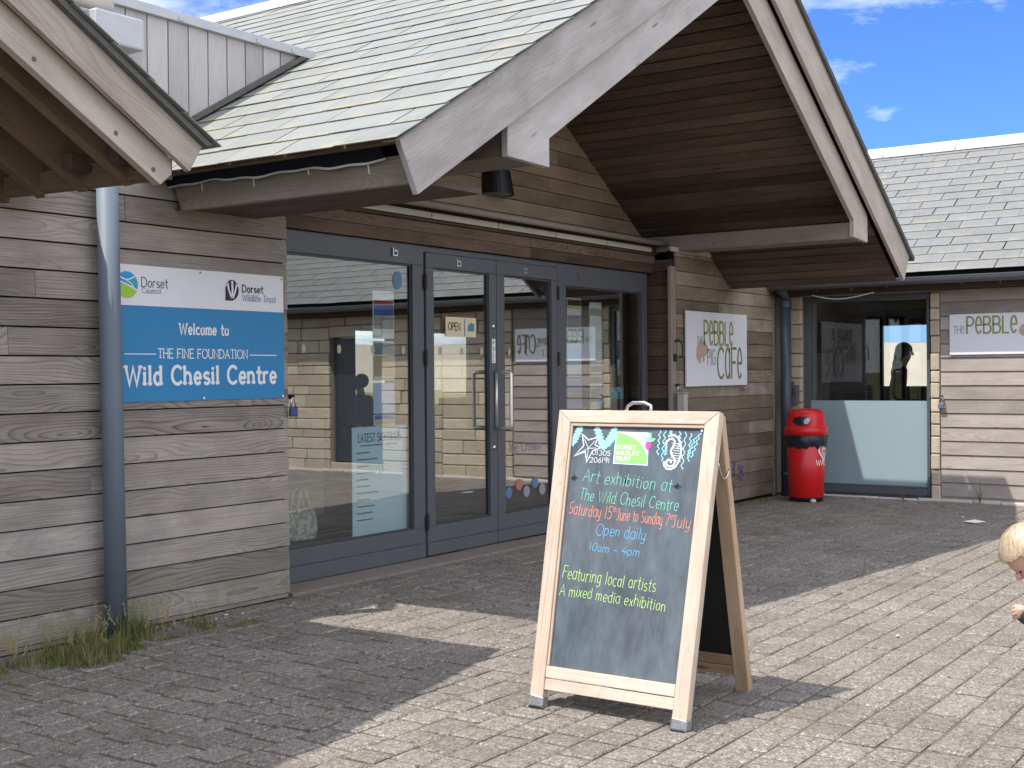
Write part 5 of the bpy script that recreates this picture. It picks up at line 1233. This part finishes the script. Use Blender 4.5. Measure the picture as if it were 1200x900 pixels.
    for sg in (1, -1):
        mb = MB(); ellipsoid(mb, P(-.30, .02+.083*sg, .035), (.085, .038, .036), Rz, fn=lambda p: V((p.x, p.y, max(p.z, -.033)))); part(mb, 'shoe', m_shoe, t, smooth=True)
    for sg in (1, -1):
        mb = MB(); ellipsoid(mb, H(.079, .030*sg, -.016), (.004, .006, .004), RH); part(mb, 'eye', m_hair_dk, t, smooth=True)
    mb = MB(); mb.tube([H(.081, -.014, -.070), H(.085, 0, -.071), H(.081, .014, -.070)], .003, 8); part(mb, 'mouth', plain('lip_pink', C4(.50, .22, .18), .5), t, smooth=True)
    # hair: a cap with hundreds of fine locks combed forward and down from the crown
    b = NB('blond_hair'); r = b.rnd(); hm = b.bsdf(b.ramp(r, [(0, (.27, .19, .11)), (.5, (.50, .385, .255)), (1, (.68, .57, .42))]), .42, spec=.4)
    mb = MB(); rr = random.Random(4); Rr = (.099, .088, .096)
    ok = lambda q: not (q.x > .42 and q.z < .36) and not (q.z < -.50 and q.x > -.2) and q.z > -.80
    def cut(p): 
        q = V((p.x/Rr[0], p.y/Rr[1], p.z/Rr[2])); return p if ok(q) else p*.80
    ellipsoid(mb, hc, Rr, RH, 40, 28, fn=cut); mb.r = [.5]*len(mb.r)
    crown = V((-.45, 0, .88)).normalized()
    for i in range(5200):
        u = rr.uniform(-.6, 1); a = rr.uniform(0, 2*pi); st = sqrt(max(0, 1-u*u)); q = V((st*cos(a), st*sin(a), u))
        d = q-crown; d -= q*d.dot(q)
        if d.length < .04: continue
        d.normalize(); side = q.cross(d); pts = []; w = rr.uniform(.0007, .0016); L = rr.uniform(.04, .09); bend = rr.uniform(-.10, .10); lift = rr.uniform(1.0, 1.035)
        for k in range(6):
            qq = (q+d*(k/5*L/.09)+side*bend*(k/5)**2).normalized()
            if not ok(qq): break
            pts.append(hc+RH @ V((qq.x*Rr[0]*lift, qq.y*Rr[1]*lift, qq.z*Rr[2]*lift)))
        sd = RH @ side; c0 = min(1, max(0, rr.gauss(.55, .2)))
        for k in range(len(pts)-1):
            w0 = w*(1-.16*k); w1 = w*(1-.16*(k+1)); mb.face([pts[k]-sd*w0, pts[k]+sd*w0, pts[k+1]+sd*w1, pts[k+1]-sd*w1], None, c0)
    part(mb, 'hair', hm, t, smooth=False, recalc=False)
toddler()

# ================================================================== SMALL OUTDOOR THINGS
def leafm(name, a, b_): 
    b = NB(name); r = b.rnd(); return b.bsdf(b.mix(r, a, b_), .6, spec=.2)
m_grass = leafm('grass_blades', C4(.055, .10, .022), C4(.20, .20, .07)); m_dry = leafm('dry_stems', C4(.22, .17, .08), C4(.16, .16, .06)); m_leaf = leafm('weed_leaf', C4(.05, .09, .025), C4(.11, .15, .05))
def blades(mb, c, n, rad, h, rs, mi=0, spread=.5):
    for _ in range(n):
        a = rs.uniform(0, 2*pi); q = sqrt(rs.random()); x = c[0]+rad[0]*q*cos(a); y = min(c[1]+rad[1]*q*sin(a), 6.15); hh = h*rs.uniform(.35, 1)*(1-.5*q); b = rs.uniform(0, 2*pi); l = hh*spread*rs.random(); w = rs.uniform(.0016, .0035)
        dx, dy = cos(b), sin(b); px_, py_ = -dy*w, dx*w; r = rs.random(); prev = None
        for k in range(4):
            t = k/3; cx_, cy_, cz_ = x+dx*l*t*t, min(y+dy*l*t*t, 6.158), hh*t*(1-.25*t*l/max(hh, .01)); ww = 1-t*.92
            cur = ((cx_-px_*ww, cy_-py_*ww, cz_), (cx_+px_*ww, cy_+py_*ww, cz_))
            if prev: mb.face([prev[0], prev[1], cur[1], cur[0]], None, r, mi)
            prev = cur
rs = random.Random(14); mb = MB()
for _ in range(64):
    gx_ = rs.uniform(3.2, 5.2); gy_ = rs.uniform(5.60+.18*max(0, gx_-4.2), 6.08); hh_ = rs.uniform(.07, .24)*(1.15 if 4.2 < gx_ < 4.9 else .85)
    blades(mb, (gx_, gy_), rs.randint(25, 75), (rs.uniform(.05, .14), rs.uniform(.04, .09)), hh_, rs, rs.choice((0, 0, 1)), rs.uniform(.6, 1.6))
blades(mb, (4.70, 5.93), 260, (.10, .08), .32, rs, 0, .6)
blades(mb, (4.22, 5.58), 240, (.15, .09), .08, rs, 0, 1.6); blades(mb, (5.35, 5.72), 160, (.16, .06), .05, rs, 0, 1.6)
for _ in range(160):
    x_, y_ = rs.uniform(3.4, 5.0), rs.uniform(5.75, 6.1); h_ = rs.uniform(.10, .27); d_ = rs.uniform(-.05, .05); e_ = rs.uniform(-.05, .02)
    for k in range(rs.randint(3, 9)):
        px_, pz_ = x_+d_*(.6+.06*k)+rs.uniform(-.01, .01), h_*(.62+.05*k); q_ = rs.uniform(.003, .007)
        mb.face([(px_-q_, y_+e_, pz_), (px_+q_, y_+e_-.002, pz_+.002), (px_, y_+e_+.002, pz_+q_*2.2)], None, rs.random(), 1)
tag(mb.build('grass', [m_grass, m_dry], recalc=False), 'straggly green and straw coloured grass growing round the foot of the left drainpipe', 'grass', kind='stuff')
mb = MB()
for _ in range(620):
    jx, jy = rs.uniform(3.2, 14.6), rs.uniform(2.4, 6.1)
    row = -5.5+round((jy+5.5)/.1715)*.1715
    if rs.random() < (.9 if jx < 6.8 and jy > 3.6 or jx > 12 and jy > 4.4 else .3): blades(mb, (jx, row), rs.randint(4, 16), (rs.uniform(.03, .12), .006), rs.uniform(.010, .026), rs, 0, 1.6)
blades(mb, (13.6, 6.02), 300, (.5, .10), .07, rs, 0, 1.2)
tag(mb.build('moss', [m_grass, m_dry], recalc=False), 'thin moss and grass sprouting from the paving joints in the shade', 'moss', kind='stuff')
def weed(label, base, H, n, rs, flower=None, spread=.5, leaf=.03):
    t = thing('weed', label, 'weed', base, 'weeds along the wall foot'); b = V(base); st = MB(); lf = MB(); fl = MB()
    for _ in range(n):
        a = rs.uniform(0, 2*pi); h = H*rs.uniform(.5, 1); d = V((cos(a), sin(a), 0))*spread*h*rs.random()
        if b.x > 14.5: d.x = -abs(d.x)
        pts = [b+d*(k/4)**1.5+Z1*h*k/4 for k in range(5)]; st.tube(pts, [.003, .0026, .0022, .0018, .001], 5)
        for k in range(2, 10):
            tpos = k/10; p = b+d*tpos**1.5+Z1*h*tpos; q = rs.uniform(0, 2*pi); e = V((cos(q), sin(q), .4)).normalized(); s_ = e.cross(Z1).normalized(); L = leaf*rs.uniform(.5, 1.1)*(1.2-tpos)
            lf.face([p, p+e*L*.5+s_*L*.2, p+e*L, p+e*L*.5-s_*L*.2], None, rs.random())
        if flower:
            for k in range(14):
                p = pts[-1]-Z1*.012*k+V((rs.uniform(-.012, .012), rs.uniform(-.012, .012), 0)); ellipsoid(fl, p, (.009, .009, .008), None, 6, 4)
    part(st, 'stem', m_dry, t, recalc=False); part(lf, 'leaves', m_leaf, t, recalc=False)
    if flower: part(fl, 'flowers', flower, t)
weed('tall weed with purple flower spikes by the shaded wall behind the chalkboard', (12.95, 6.06, 0), .52, 9, rs, plain('purple_flower', C4(.10, .05, .22), .7), .35, .05)
weed('low green weed growing at the foot of the frosted window', (14.70, 4.68, 0), .13, 10, rs, None, 1.0, .035)
weed('spindly dry weed growing in front of the sunlit boards right of the padlock', (14.70, 3.82, 0), .26, 9, rs, None, .7, .025)
pb = []
for i, (x, y, r) in enumerate(((5.50, 6.02, .011), (5.38, 5.98, .008), (5.60, 5.98, .007), (5.20, 5.84, .012), (5.95, 5.9, .007), (13.85, 5.45, .040), (13.2, 3.6, .014), (10.1, 2.1, .012), (8.3, 1.6, .012), (7.1, 2.3, .011))):
    m = MB(); ellipsoid(m, (x, y, r*.55), (r*1.2, r*.9, r*.6), None, 10, 6, fn=lambda p: V((p.x*(1+.2*sin(p.y*200)), p.y, p.z)))
    tag(m.build('pebble', m_ridge, smooth=True), 'small white pebble lying on the block paving', 'pebble', 'white pebbles scattered on the paving')
m = MB(); m.prism([(12.75, 3.36, .006), (12.9, 3.30, .006), (12.96, 3.42, .014), (12.80, 3.49, .008)], (0, 0, .003)); tag(m.build('paper_scrap', m_paper), 'scrap of pale paper lying on the shaded paving near the cafe wing', 'litter')
def bollard(label, x, y, w, h):
    t = thing('timber_bollard', label, 'bollard', (x, y, 0)); m = MB(); m.box((x-w/2, y-w/2, -.02), (x+w/2, y+w/2, h), .4, 2); part(m, 'post', m_post, t, bevel=.008)
    m = MB(); m.prism([(x-w/2-.004, y-w/2-.004, h+.001), (x+w/2+.004, y-w/2-.004, h+.001), (x+w/2+.004, y+w/2+.004, h+.001), (x-w/2-.004, y+w/2+.004, h+.001)], (0, 0, .018)); part(m, 'cap', m_post, t, bevel=.006)
bollard('pale timber bollard beyond the toddler near the cafe wing', 12.62, 2.66, .15, .30)
bollard('grey timber post standing against the wall behind the chalkboard', 11.93, 6.115, .085, 1.28)
